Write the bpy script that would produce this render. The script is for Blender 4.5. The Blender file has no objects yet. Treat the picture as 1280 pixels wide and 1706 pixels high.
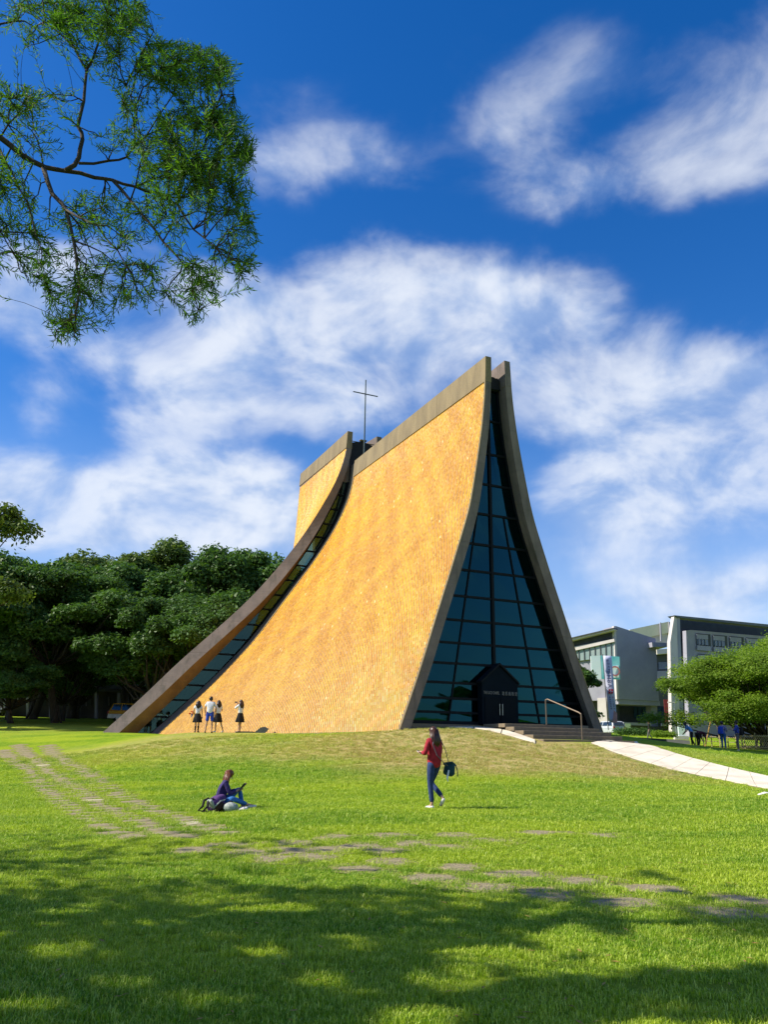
import bpy, bmesh, math, random
import numpy as np
from mathutils import Vector, Matrix, Quaternion
random.seed(11); rng = np.random.default_rng(7)
C = bpy.context.scene.collection
PI = math.pi
# ------------------------------------------------------------------ camera, world, sun
EYE = 1.5
PITCH, ROLL, FOC = 0.2837, 0.0154, 1327.0
cam = bpy.data.objects.new('camera', bpy.data.cameras.new('camera')); C.objects.link(cam)
cam.data.sensor_fit = 'VERTICAL'; cam.data.sensor_height = 36.0; cam.data.lens = 36.0 * FOC / 1706
cam.data.clip_end = 3000; cam.data.clip_start = 0.05
cam.matrix_world = Matrix.Translation((0, 0, EYE)) @ Matrix.Rotation(PI/2 + PITCH, 4, 'X') @ Matrix.Rotation(ROLL, 4, 'Z')
bpy.context.scene.camera = cam
SUN_EL = math.radians(41.0); SUN_AZ = math.radians(-97.0)       # clockwise from +Y: the sun stands to the left
SUNV = np.array([math.sin(SUN_AZ)*math.cos(SUN_EL), math.cos(SUN_AZ)*math.cos(SUN_EL), math.sin(SUN_EL)])
sl = bpy.data.lights.new('sun', 'SUN'); sun = bpy.data.objects.new('sun', sl); C.objects.link(sun)
sl.energy = 5.0; sl.angle = math.radians(0.53); sl.color = (1.0, 0.93, 0.80)
sun.rotation_euler = Vector(-SUNV).to_track_quat('-Z', 'Y').to_euler(); sun.location = (-30, 0, 40)
vs = bpy.context.scene.view_settings
vs.view_transform = 'Standard'; vs.look = 'None'; vs.gamma = 1; vs.use_curve_mapping = False; vs.exposure = 0.58
bpy.context.scene.cycles.max_bounces = 8
bpy.context.scene.cycles.transparent_max_bounces = 12

def ray(px, py):
    cr, sr = math.cos(ROLL), math.sin(ROLL)
    a, b = px-640, py-853
    X = a*cr+b*sr; Y = -a*sr+b*cr
    u = -Y/FOC; X = X/FOC
    cp, sp = math.cos(PITCH), math.sin(PITCH)
    return np.array([X, cp-u*sp, sp+u*cp])
def at(px, py, D):
    d = ray(px, py); p = d/d[1]*D; p[2] += EYE
    return p
def proj(P):
    P = np.asarray(P, float)
    x, y, z = P[..., 0], P[..., 1], P[..., 2]-EYE
    cp, sp = math.cos(PITCH), math.sin(PITCH)
    d = y*cp+z*sp; u = z*cp-y*sp; d = np.where(d > .05, d, np.nan)
    X = x/d*FOC; Y = -u/d*FOC
    cr, sr = math.cos(ROLL), math.sin(ROLL)
    return 640+X*cr-Y*sr, 853+X*sr+Y*cr

class NT:
    """small helper for node trees"""
    def __init__(s, tree): s.t = tree; s.n = tree.nodes; s.l = tree.links
    def node(s, typ, **kw):
        n = s.n.new(typ)
        for k, v in kw.items():
            if k.startswith('_'): setattr(n, k[1:], v)
        for k, v in kw.items():
            if k.startswith('_'): continue
            key = int(k[1:]) if k[0] == 'i' and k[1:].isdigit() else k.replace('__', ' ')
            inp = n.inputs[key]
            if isinstance(v, bpy.types.NodeSocket): s.l.new(v, inp)
            else: inp.default_value = v
        return n
    def math(s, op, a, b=0.0, clamp=False):
        n = s.n.new('ShaderNodeMath'); n.operation = op; n.use_clamp = clamp
        for i, v in enumerate((a, b)):
            if isinstance(v, bpy.types.NodeSocket): s.l.new(v, n.inputs[i])
            else: n.inputs[i].default_value = v
        return n.outputs[0]
    def vmath(s, op, a, b=(0, 0, 0)):
        n = s.n.new('ShaderNodeVectorMath'); n.operation = op
        for i, v in enumerate((a, b)):
            if isinstance(v, bpy.types.NodeSocket): s.l.new(v, n.inputs[i])
            else: n.inputs[i].default_value = v
        return n.outputs['Value'] if op in ('LENGTH', 'DOT_PRODUCT') else n.outputs['Vector']
    def mix(s, f, a, b, mode='MIX'):
        n = s.n.new('ShaderNodeMix'); n.data_type = 'RGBA'; n.blend_type = mode
        for k, v in ((0, f), (6, a), (7, b)):
            if isinstance(v, bpy.types.NodeSocket): s.l.new(v, n.inputs[k])
            else:
                n.inputs[k].default_value = v if k == 0 else (tuple(v)+(1,))[:4]
        return n.outputs[2]
    def ramp(s, f, pts):
        n = s.n.new('ShaderNodeValToRGB'); e = n.color_ramp.elements
        while len(e) < len(pts): e.new(.5)
        for i, (p, c) in enumerate(pts): e[i].position = p; e[i].color = (tuple(c)+(1,))[:4] if not isinstance(c, (int, float)) else (c, c, c, 1)
        s.l.new(f, n.inputs[0]); return n.outputs[0]
    def smooth(s, v, a, b, c=0.0, d=1.0):
        n = s.n.new('ShaderNodeMapRange'); n.interpolation_type = 'SMOOTHSTEP'
        s.l.new(v, n.inputs[0])
        for i, q in enumerate((a, b, c, d)): n.inputs[i+1].default_value = q
        return n.outputs[0]

w = bpy.data.worlds.new('World'); bpy.context.scene.world = w; w.use_nodes = True
T = NT(w.node_tree); T.n.clear()
sky = T.n.new('ShaderNodeTexSky'); sky.sky_type = 'NISHITA'; sky.sun_disc = False
sky.sun_elevation = SUN_EL; sky.sun_rotation = SUN_AZ % (2*PI); sky.air_density = 1.0; sky.dust_density = 0.2; sky.ozone_density = 2.5
geo = T.n.new('ShaderNodeTexCoord'); D = T.vmath('NORMALIZE', geo.outputs['Generated'])
sep = T.n.new('ShaderNodeSeparateXYZ'); T.l.new(D, sep.inputs[0])
nw = T.node('ShaderNodeTexNoise', Vector=T.vmath('MULTIPLY', D, (1, 1, 1.6)), Scale=2.6, Detail=6.0, Roughness=0.55)
warp = T.vmath('MULTIPLY', T.vmath('SUBTRACT', nw.outputs['Color'], (.5, .5, .5)), (.30, .30, .20))
DW = T.vmath('ADD', D, warp)
BLOBS = [(570, 290, 150, 45, .62), (470, 300, 60, 50, .5), (500, 360, 110, 40, .3), (520, 180, 110, 22, .36), (620, 305, 70, 40, .4), (900, 110, 80, 105, .42), (890, 200, 75, 60, .36), (980, 270, 170, 60, .42), (1020, 330, 120, 35, .32), (1060, 170, 150, 90, .26),
         (1110, 285, 160, 55, .42), (1230, 225, 120, 65, .48), (1010, 120, 60, 60, .22), (1200, 140, 120, 50, .35), (1230, 40, 130, 60, .5), (330, 560, 170, 65, .75), (500, 600, 170, 80, 1.0), (640, 560, 130, 70, .9),
         (760, 620, 190, 75, 1.0), (880, 520, 120, 55, .95), (960, 590, 110, 60, .9), (660, 700, 110, 60, .7), (450, 660, 110, 45, .7),
         (1010, 700, 90, 80, .8), (1160, 650, 130, 60, 1.0), (1260, 620, 90, 60, 1.0), (1120, 760, 150, 70, 1.0), (1230, 800, 120, 60, .8), (980, 840, 90, 60, .8), (1090, 860, 110, 40, .55),
         (190, 605, 130, 35, .55), (270, 695, 80, 42, .8), (35, 690, 60, 50, .85), (110, 790, 110, 42, .8), (260, 830, 210, 62, 1.0), (440, 840, 130, 55, .9),
         (60, 860, 120, 60, .7), (30, 480, 70, 60, .85), (110, 470, 60, 40, .6), (960, 1045, 50, 38, 1.05), (1130, 985, 190, 45, .5), (1260, 1000, 120, 50, .6), (360, 760, 90, 40, .5), (150, 830, 200, 70, .9), (420, 880, 180, 50, .7), (1150, 900, 200, 60, .6), (1020, 930, 120, 40, .5), (60, 560, 110, 40, .5), (1230, 1010, 170, 50, .6), (700, 480, 100, 35, .5), (240, 640, 120, 30, .5), (1200, 720, 150, 50, .7)]
acc = None
for (bx, by, rx, ry, am) in BLOBS:
    d = ray(bx, by); dist = np.linalg.norm(d)*1.0; c = d/np.linalg.norm(d)
    k = 1.0/(1 + ((bx-640)**2+(by-853)**2)/FOC**2)**0.5
    sx, sz = rx/FOC*k*1.7, ry/FOC*k*1.7
    v = T.vmath('MULTIPLY', T.vmath('SUBTRACT', DW, tuple(c)), (1/sx, 1/max(sx, sz), 1/sz))
    g = T.smooth(T.vmath('LENGTH', v), 1.15, 0.0, 0.0, am)
    acc = g if acc is None else T.math('ADD', acc, g)
n2 = T.node('ShaderNodeTexNoise', Vector=T.vmath('MULTIPLY', D, (1, 1, 1.5)), Scale=6.0, Detail=9.0, Roughness=0.56, Distortion=0.30).outputs['Fac']
n3 = T.node('ShaderNodeTexNoise', Vector=T.vmath('MULTIPLY', D, (1, 1, 1.8)), Scale=2.1, Detail=3.0, Roughness=0.5).outputs['Fac']
# elsewhere in the sky the same broken clouds go on
inview = T.smooth(sep.outputs['Y'], .55, .25, 0.0, 1.0)
rest = T.math('MULTIPLY', T.smooth(n3, .42, .68), inview)
accs = T.math('ADD', T.math('MULTIPLY', T.math('MINIMUM', acc, 1.35), .62), T.math('MULTIPLY', rest, .8))
dens = T.math('ADD', T.math('MULTIPLY', accs, 1.15), T.math('MULTIPLY', T.math('SUBTRACT', n2, .5), 1.9))
lowc = T.math('MULTIPLY', T.smooth(accs, .0, .35), 1.0)
cf = T.math('MULTIPLY', T.math('MULTIPLY', T.smooth(dens, 0.0, 1.3, 0.0, 0.93), lowc), T.smooth(sep.outputs['Z'], .52, .80, 1.0, .62))
hs = T.node('ShaderNodeHueSaturation', Hue=0.512, Saturation=1.40, Value=1.14, Color=sky.outputs[0])
horizon = T.smooth(sep.outputs['Z'], -.02, .42, .70, 0.0)
skyc = T.mix(horizon, hs.outputs[0], (3.5, 4.3, 6.3))
ns2 = T.node('ShaderNodeTexNoise', Vector=T.vmath('MULTIPLY', T.vmath('ADD', D, tuple(SUNV*.035)), (1, 1, 1.5)), Scale=6.0, Detail=4.0, Roughness=0.60, Distortion=0.25).outputs['Fac']
lit = T.math('ADD', .62, T.math('MULTIPLY', T.math('SUBTRACT', n2, ns2), 3.2))
lit = T.math('SUBTRACT', lit, T.math('MULTIPLY', T.smooth(dens, .9, 1.8), .25))
cc = T.mix(T.smooth(lit, .1, .95), (2.7, 3.7, 5.7), (5.7, 6.1, 6.8))
col = T.mix(cf, skyc, cc)
bg = T.node('ShaderNodeBackground', Color=col, Strength=0.1)
T.l.new(bg.outputs[0], T.node('ShaderNodeOutputWorld').inputs[0])

# ------------------------------------------------------------------ helpers
def tag(o, label=None, cat=None, group=None, kind=None):
    for k, v in (('label', label), ('category', cat), ('group', group), ('kind', kind)):
        if v: o[k] = v
    return o
class MB:
    def __init__(s): s.v = []; s.f = []; s.m = []; s.cur = 0
    def add(s, vs, fs):
        b = len(s.v); s.v += [tuple(map(float, p)) for p in vs]
        for f in fs: s.f.append(tuple(b+i for i in f)); s.m.append(s.cur)
    def quad(s, a, b, c, d): s.add([a, b, c, d], [(0, 1, 2, 3)])
    def box(s, c, d, M=None, taper=1.0):
        x, y, z = d[0]/2, d[1]/2, d[2]/2
        P = [(-x, -y, -z), (x, -y, -z), (x, y, -z), (-x, y, -z), (-x*taper, -y*taper, z), (x*taper, -y*taper, z), (x*taper, y*taper, z), (-x*taper, y*taper, z)]
        if M is not None: P = [tuple(M @ Vector(p)) for p in P]
        s.add([(p[0]+c[0], p[1]+c[1], p[2]+c[2]) for p in P], [(0, 3, 2, 1), (4, 5, 6, 7), (0, 1, 5, 4), (1, 2, 6, 5), (2, 3, 7, 6), (3, 0, 4, 7)])
    def prism(s, poly, ext):
        n = len(poly); e = np.array(ext, float); P = [np.array(p, float) for p in poly]
        s.add(P+[p+e for p in P], [tuple(range(n))[::-1], tuple(range(n, 2*n))]+[(i, (i+1) % n, n+(i+1) % n, n+i) for i in range(n)])
    def tube(s, pts, rad, n=6, cap=True):
        pts = [np.array(p, float) for p in pts]
        if np.isscalar(rad): rad = [rad]*len(pts)
        rings = []; prev = None
        for i, p in enumerate(pts):
            t = pts[min(i+1, len(pts)-1)]-pts[max(i-1, 0)]; t = t/(np.linalg.norm(t)+1e-9)
            if prev is None:
                a = np.array([0, 0, 1.]) if abs(t[2]) < .9 else np.array([1., 0, 0]); e1 = np.cross(t, a)
            else: e1 = prev-t*np.dot(prev, t)
            e1 /= np.linalg.norm(e1)+1e-9; prev = e1; e2 = np.cross(t, e1)
            rings.append([p+rad[i]*(math.cos(2*PI*k/n)*e1+math.sin(2*PI*k/n)*e2) for k in range(n)])
        V = [q for r in rings for q in r]; F = []
        for i in range(len(pts)-1):
            for k in range(n): F.append((i*n+k, i*n+(k+1) % n, (i+1)*n+(k+1) % n, (i+1)*n+k))
        if cap: F += [tuple(range(n))[::-1], tuple((len(pts)-1)*n+k for k in range(n))]
        s.add(V, F)
    def lathe(s, prof, n=14, M=None, sx=1, sy=1):
        V = [(r*math.cos(2*PI*k/n)*sx, r*math.sin(2*PI*k/n)*sy, z) for r, z in prof for k in range(n)]
        if M is not None: V = [tuple(M @ Vector(p)) for p in V]
        F = [(i*n+k, i*n+(k+1) % n, (i+1)*n+(k+1) % n, (i+1)*n+k) for i in range(len(prof)-1) for k in range(n)]
        s.add(V, F)
    def build(s, name, mats, parent=None, smooth=False, loc=None):
        me = bpy.data.meshes.new(name); me.from_pydata(s.v, [], s.f)
        if not isinstance(mats, (list, tuple)): mats = [mats]
        for m in mats: me.materials.append(m)
        if len(mats) > 1: me.polygons.foreach_set('material_index', s.m)
        if smooth: me.polygons.foreach_set('use_smooth', [True]*len(me.polygons))
        me.update()
        o = bpy.data.objects.new(name, me); C.objects.link(o)
        if parent: o.parent = parent
        if loc is not None: o.location = loc
        return o
def empty(name, loc=(0, 0, 0), rz=0):
    o = bpy.data.objects.new(name, None); C.objects.link(o); o.location = loc; o.rotation_euler = (0, 0, rz); o.empty_display_size = .2
    return o
def copy_tree(o, parent=None):
    c = o.copy(); C.objects.link(c)
    if parent: c.parent = parent
    for ch in list(o.children): copy_tree(ch, c)
    return c
def mat(name, c1, c2=None, rough=.8, scale=4.0, bump=0.0, bscale=None, metal=0.0, spec=.4, emit=None, trans=0.0, detail=4.0, stretch=(1, 1, 1)):
    m = bpy.data.materials.new(name); m.use_nodes = True; N = NT(m.node_tree); N.n.clear()
    tc = N.n.new('ShaderNodeTexCoord'); vec = N.vmath('MULTIPLY', tc.outputs['Object'], stretch)
    ns = N.node('ShaderNodeTexNoise', Vector=vec, Scale=scale, Detail=detail, Roughness=.6).outputs['Fac']
    c2 = c2 or tuple(x*.8 for x in c1)
    col = N.mix(N.smooth(ns, .3, .7), c1, c2)
    b = N.node('ShaderNodeBsdfPrincipled', Roughness=rough, Metallic=metal); N.l.new(col, b.inputs['Base Color'])
    b.inputs['Specular IOR Level'].default_value = spec
    if emit: b.inputs['Emission Color'].default_value = (*emit, 1); b.inputs['Emission Strength'].default_value = 1
    if bump:
        nb = N.node('ShaderNodeTexNoise', Vector=vec, Scale=bscale or scale*4, Detail=5.0).outputs['Fac']
        bp = N.node('ShaderNodeBump', Strength=bump, Distance=.05, Height=nb); N.l.new(bp.outputs[0], b.inputs['Normal'])
    out = N.n.new('ShaderNodeOutputMaterial'); sh = b.outputs[0]
    if trans:
        tr = N.node('ShaderNodeBsdfTranslucent', Color=N.mix(.5, col, tuple(min(1, x*1.6) for x in c1)))
        mx = N.node('ShaderNodeMixShader', Fac=trans); N.l.new(sh, mx.inputs[1]); N.l.new(tr.outputs[0], mx.inputs[2]); sh = mx.outputs[0]
    N.l.new(sh, out.inputs[0])
    return m
def leafmat(name, c1, c2, c3=None, trans=.35, rough=.5, scale=.6):
    """foliage: colour differs from leaf to leaf and from clump to clump"""
    m = bpy.data.materials.new(name); m.use_nodes = True; N = NT(m.node_tree); N.n.clear()
    g = N.n.new('ShaderNodeNewGeometry')
    ns = N.node('ShaderNodeTexNoise', Vector=g.outputs['Position'], Scale=scale, Detail=3.0).outputs['Fac']
    col = N.mix(N.smooth(ns, .35, .65), c1, c2)
    col = N.mix(N.math('MULTIPLY', g.outputs['Random Per Island'], .7), col, c3 or c2)
    b = N.node('ShaderNodeBsdfPrincipled', Roughness=rough); N.l.new(col, b.inputs['Base Color']); b.inputs['Specular IOR Level'].default_value = .12
    tr = N.n.new('ShaderNodeBsdfTranslucent'); N.l.new(N.mix(1.0, col, (1.5, 1.7, .6), 'MULTIPLY'), tr.inputs[0])
    mx = N.node('ShaderNodeMixShader', Fac=trans); N.l.new(b.outputs[0], mx.inputs[1]); N.l.new(tr.outputs[0], mx.inputs[2])
    N.l.new(mx.outputs[0], N.n.new('ShaderNodeOutputMaterial').inputs[0])
    return m

# ------------------------------------------------------------------ the lie of the land
YAW = 0.4275; FX, FY = 5.7708, 37.3356
cY, sY = math.cos(YAW), math.sin(YAW)
def L2W(u, v, z): return np.array([FX+u*cY-v*sY, FY+u*sY+v*cY, z+EYE])       # chapel frame (z from the eye level) to world
CP = [(0, -10, -1.5), (-25, -12, -1.6), (25, -12, -1.5), (0, 2, -1.5), (-5, 5, -1.5), (5, 5, -1.5), (0, 9, -1.52), (0, 12, -1.45), (0, 17, -1.25), (1.3, 18, -1.29), (-3.3, 18, -1.41),
      (-13.5, 30, -1.4), (-15, 40, -.5), (0, 24, -.95), (0, 31, -.2), (11.7, 38, .18), (20, 48, -.05), (20, 52, .14), (11.4, 28, -.99), (9, 20, -1.1), (9, 10, -1.5), (-9, 10, -1.5),
      (-20, 20, -1.5), (-29, 75, 1.66), (-28.6, 91.5, 2.26), (30, 108, 1.6), (60, 100, 1.5), (60, 50, 0), (-60, 60, 1.5), (-60, 20, -1), (60, 10, -1), (-70, 120, 3), (70, 150, 2.5), (0, 150, 3), (0, 80, 1.5), (-9, 47, .2), (-9.8, 41.0, .38), (-8.0, 40.0, .38), (-6.5, 39.2, .40)]
for (u, v, z) in [(-5.6, -.6, .55), (-5.3, 0.2, .6), (5.6, 0, .6), (-2, -1.5, .62), (-9.2, 8.4, .45), (-12.9, 16.7, .38), (-15.8, 17.4, .4), (-16.5, 16, .3), (-1, -4.6, .08), (3.7, -4.6, .1), (8, -2, .15), (0, 15, .4), (13, 17, .4), (0, 30, .8), (-6, 5, .45)]:
    p = L2W(u, v, z); CP.append((p[0], p[1], z))
CP = np.array(CP, float); SC = 40.0
def _U(r2): return np.where(r2 > 0, r2*np.log(r2+1e-12), 0)
def _tps():
    n = len(CP); X = CP[:, :2]/SC; r2 = ((X[:, None]-X[None])**2).sum(-1)
    K = _U(r2)+np.eye(n)*1e-4; Pm = np.hstack([np.ones((n, 1)), X]); A = np.zeros((n+3, n+3)); A[:n, :n] = K; A[:n, n:] = Pm; A[n:, :n] = Pm.T
    return np.linalg.solve(A, np.concatenate([CP[:, 2], np.zeros(3)]))
_w = _tps()
def hgt(x, y):
    x = np.asarray(x, float); y = np.asarray(y, float); sh = x.shape; q = np.stack([x.ravel(), y.ravel()], -1)
    cl = np.clip(q, [-75, -20], [75, 155])/SC
    r2 = ((cl[:, None]-CP[None, :, :2]/SC)**2).sum(-1)
    z = _U(r2)@_w[:-3]+_w[-3]+cl@_w[-2:]
    return (np.clip(z, -2.2, 3.2)+EYE).reshape(sh)
def G(px, py, lift=0.0, dmax=140):
    d = ray(px, py); d = d/d[1]; t = np.concatenate([np.arange(3, 40, .05), np.arange(40, dmax, .25)])
    zz = EYE+d[2]*t-hgt(d[0]*t, t); k = np.where(zz < 0)[0]
    if len(k) == 0: k = [np.argmin(zz)]
    t = t[k[0]]
    return np.array([d[0]*t, t, float(hgt(d[0]*t, t))+lift])
def on(x, y): return float(hgt(x, y))

# ------------------------------------------------------------------ lawn
def blobmask(N, pos, blobs, warp=.9):
    nz = N.node('ShaderNodeTexNoise', Vector=pos, Scale=.45, Detail=4.0).outputs['Color']
    pw = N.vmath('ADD', pos, N.vmath('MULTIPLY', N.vmath('SUBTRACT', nz, (.5, .5, .5)), (warp*5, warp*5, 0)))
    acc = None
    for (x, y, rx, ry, am) in blobs:
        g = N.smooth(N.vmath('LENGTH', N.vmath('MULTIPLY', N.vmath('SUBTRACT', pw, (x, y, 0)), (1/rx, 1/ry, 0))), 1.3, .3, 0, am)
        acc = g if acc is None else N.math('ADD', acc, g, True)
    return acc
def dry_blobs():
    out = []
    for (px, py, rx, ry, am) in [(250, 1252, 4.0, 3.0, .4), (560, 1240, 9, 3.6, .6), (760, 1245, 6, 6, .82), (900, 1262, 5, 5, .85), (1010, 1276, 3.5, 3.0, .65),
                                 (700, 1285, 3, 3, .3), (300, 1230, 8, 3, .55), (1190, 1262, 5, 2.0, .25), (120, 1212, 10, 12, .2)]:
        g = G(px, py); out.append((g[0], g[1], rx, ry, am))
    return out
DRY = dry_blobs()
def lawnmat(name, blade):
    m = bpy.data.materials.new(name); m.use_nodes = True; N = NT(m.node_tree); N.n.clear()
    g = N.n.new('ShaderNodeNewGeometry'); pos = g.outputs['Position']
    a = N.node('ShaderNodeTexNoise', Vector=N.vmath('MULTIPLY', pos, (.35, 1.0, 1)), Scale=.55, Detail=5.0).outputs['Fac']
    b = N.node('ShaderNodeTexNoise', Vector=pos, Scale=4.0, Detail=5.0, Roughness=.7).outputs['Fac']
    c = N.node('ShaderNodeTexNoise', Vector=pos, Scale=38.0, Detail=3.0, Roughness=.7).outputs['Fac']
    col = N.mix(N.smooth(a, .38, .62), (.17, .33, .008), (.37, .49, .016))
    col = N.mix(N.math('MULTIPLY', N.smooth(b, .4, .75), .55), col, (.52, .57, .05))
    col = N.mix(N.math('MULTIPLY', N.smooth(c, .45, .7), .45 if not blade else .2), col, (.09, .20, .007))
    if not blade:   # ground colour darkened for contrast with the blades, more towards the camera
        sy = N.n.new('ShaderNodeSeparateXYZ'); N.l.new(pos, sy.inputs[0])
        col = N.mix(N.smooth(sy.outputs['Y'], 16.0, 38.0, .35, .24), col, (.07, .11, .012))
    dm = blobmask(N, pos, DRY)
    bb = N.smooth(b, .3, .6, .45, 1.0)
    dcol = N.mix(N.smooth(c, .35, .65), (.42, .32, .12), (.60, .47, .21))
    dcol = N.mix(N.math('MULTIPLY', N.smooth(a, .45, .6), .5), dcol, (.33, .235, .085))
    f = N.math('MULTIPLY', dm, bb)
    if blade: f = N.math('MULTIPLY', f, .85)
    col = N.mix(f, col, dcol)
    if blade:
        ri = g.outputs['Random Per Island']
        col = N.mix(N.smooth(ri, .55, 1.0, 0.0, .75), col, N.mix(f, (.60, .66, .14), (.66, .55, .28)))
        col = N.mix(N.smooth(ri, .35, .0, 0.0, .6), col, N.mix(f, (.06, .16, .008), (.26, .20, .07)))
        p = N.node('ShaderNodeBsdfPrincipled', Roughness=.42); N.l.new(col, p.inputs['Base Color']); p.inputs['Specular IOR Level'].default_value = .35
        tr = N.n.new('ShaderNodeBsdfTranslucent'); N.l.new(N.mix(1.0, col, (1.25, 1.35, .6), 'MULTIPLY'), tr.inputs[0])
        mx = N.node('ShaderNodeMixShader', Fac=.3); N.l.new(p.outputs[0], mx.inputs[1]); N.l.new(tr.outputs[0], mx.inputs[2]); sh = mx.outputs[0]
    else:
        p = N.node('ShaderNodeBsdfPrincipled', Roughness=.9); N.l.new(col, p.inputs['Base Color']); p.inputs['Specular IOR Level'].default_value = .1
        h = N.node('ShaderNodeTexNoise', Vector=pos, Scale=16.0, Detail=6.0, Roughness=.75).outputs['Fac']
        bp = N.node('ShaderNodeBump', Strength=.9, Distance=.09, Height=h); N.l.new(bp.outputs[0], p.inputs['Normal']); sh = p.outputs[0]
    N.l.new(sh, N.n.new('ShaderNodeOutputMaterial').inputs[0])
    return m
M_LAWN = lawnmat('lawn', False); M_BLADE = lawnmat('grass_blades', True)
xs = np.unique(np.concatenate([np.linspace(-22, 30, 180), np.linspace(-80, 80, 90), [-900, -400, -200, -120, 120, 200, 400, 900]]))
ys = np.unique(np.concatenate([np.linspace(2, 50, 170), np.linspace(-30, 160, 90), [-900, -400, -150, -60, 220, 400, 700, 1400]]))
XX, YY = np.meshgrid(xs, ys); ZZ = hgt(XX, YY)
nx, ny = len(xs), len(ys)
mb = MB(); mb.v = list(zip(XX.ravel(), YY.ravel(), ZZ.ravel()))
mb.f = [(j*nx+i, j*nx+i+1, (j+1)*nx+i+1, (j+1)*nx+i) for j in range(ny-1) for i in range(nx-1)]; mb.m = [0]*len(mb.f)
tag(mb.build('lawn_ground', M_LAWN, smooth=True), kind='structure')

# paving stones let into the lawn
M_STONE = mat('paving_stone', (.30, .25, .14), (.20, .17, .095), .9, 5, .6, 30)
M_STONE2 = mat('pale_paving_stone', (.50, .44, .30), (.38, .33, .22), .9, 6, .5, 30)
M_SOIL = mat('trodden_soil', (.29, .24, .10), (.16, .20, .03), .95, 6, .8, 25)
def track(pts, step):
    out = []
    for a, b in zip(pts[:-1], pts[1:]):
        A, B = G(*a), G(*b); n = max(1, int(round(np.linalg.norm((B-A)[:2])/step)))
        out += [A+(B-A)*k/n for k in range(n)]
    return out
ST = []
for pts, st in [([(5, 1252), (45, 1280), (70, 1310), (100, 1335), (140, 1360), (190, 1388), (240, 1402)], .72),
                ([(30, 1243), (60, 1265), (100, 1297), (150, 1330), (190, 1352), (230, 1368), (280, 1388), (330, 1400)], .66),
                ([(80, 1243), (110, 1270), (150, 1290), (200, 1325), (230, 1340), (275, 1356), (320, 1372), (375, 1388), (430, 1396)], .7)]:
    ST += [(p[0], p[1], 1.0) for p in track(pts, st)]
for (px, py) in [(490, 1405), (480, 1418), (425, 1421), (520, 1429), (455, 1431), (557, 1431), (600, 1411), (640, 1419), (652, 1437), (598, 1449), (690, 1407), (380, 1408), (330, 1418), (545, 1417),
                 (820, 1401), (742, 1412), (768, 1447), (712, 1464), (806, 1478), (863, 1459), (970, 1470), (915, 1490), (1090, 1482), (1050, 1507), (1240, 1500), (1205, 1522), (900, 1388), (1010, 1392),
                 (1330, 1530), (1360, 1508), (560, 1395), (650, 1392), (760, 1392)]:
    g = G(px, py); ST.append((g[0], g[1], 1.12))
path = None; soil = MB(); stones = []
for i, (x, y, s) in enumerate(ST):
    if any((x-a)**2+(y-b)**2 < .42**2 for a, b, _ in stones): continue
    stones.append((x, y, s))
def ragged(x, y, rx, ry, n, lift, j):
    a0 = random.random()*PI; P = []
    for k in range(n):
        a = a0+2*PI*k/n; r = 1+random.uniform(-j, j)
        px, py = x+rx*r*math.cos(a), y+ry*r*math.sin(a); P.append((px, py, on(px, py)+lift))
    return P
for (x, y, s) in stones:
    P = ragged(x, y, .47*s*random.uniform(.8, 1.15), .40*s*random.uniform(.8, 1.1), 14, .006+.0004*random.random(), .22)
    soil.add(P, [tuple(range(14))])
path = tag(soil.build('path', M_SOIL), kind='structure')
for i, (x, y, s) in enumerate(stones):
    m = MB(); n = random.choice((6, 7, 8)); rx, ry = .33*s*random.uniform(.7, 1.15), .24*s*random.uniform(.7, 1.2)
    z0 = on(x, y); P = ragged(0, 0, rx, ry, n, 0, .13)
    top = [(p[0], p[1], on(x+p[0], y+p[1])-z0+.010+random.uniform(-.004, .004)) for p in P]; inn = [(p[0]*.93, p[1]*.93, q[2]+.004) for p, q in zip(P, top)]
    bot = [(p[0]*1.03, p[1]*1.03, q[2]-.06) for p, q in zip(P, top)]
    m.add(bot+top+inn, [(k, (k+1) % n, n+(k+1) % n, n+k) for k in range(n)]+[(n+k, n+(k+1) % n, 2*n+(k+1) % n, 2*n+k) for k in range(n)]+[tuple(range(2*n, 3*n))])
    pale = random.random() < .03
    m.build('paving_stone', M_STONE2 if pale else M_STONE, path, loc=(x, y, z0))
# concrete footpath curving from the steps
M_WALK = mat('footpath_concrete', (.80, .72, .56), (.60, .52, .40), .85, 1.1, .25, 60, detail=8)
M_JOINT = mat('footpath_joint', (.25, .22, .16), None, .9)
lo = [(985, 1239), (1022, 1254), (1050, 1264), (1085, 1274), (1120, 1284), (1160, 1292), (1210, 1302), (1262, 1312), (1320, 1324)]
up = [(1062, 1236.5), (1082, 1243), (1104, 1249.5), (1128, 1257), (1156, 1265), (1184, 1272), (1216, 1280), (1250, 1288), (1310, 1300)]
walk = empty('footpath'); walk['kind'] = 'structure'
jb = MB()
def drape(m, poly4, n=5, lift=.05, th=.09):
    a, b, c, d = [np.array(p[:2]) for p in poly4]; V = []
    for i in range(n+1):
        for j in range(n+1):
            s, t = i/n, j/n; p = (a*(1-s)+b*s)*(1-t)+(d*(1-s)+c*s)*t; V.append((p[0], p[1], on(p[0], p[1])+lift))
    F = [(i*(n+1)+j, (i+1)*(n+1)+j, (i+1)*(n+1)+j+1, i*(n+1)+j+1) for i in range(n) for j in range(n)]
    bd = [i*(n+1) for i in range(n+1)]+[n*(n+1)+j for j in range(1, n+1)]+[i*(n+1)+n for i in range(n-1, -1, -1)]+[j for j in range(n-1, 0, -1)]
    k = len(V); V += [(V[q][0], V[q][1], V[q][2]-th) for q in bd]
    F += [(bd[i], k+i, k+(i+1) % len(bd), bd[(i+1) % len(bd)]) for i in range(len(bd))]
    m.add(V, F)
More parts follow.
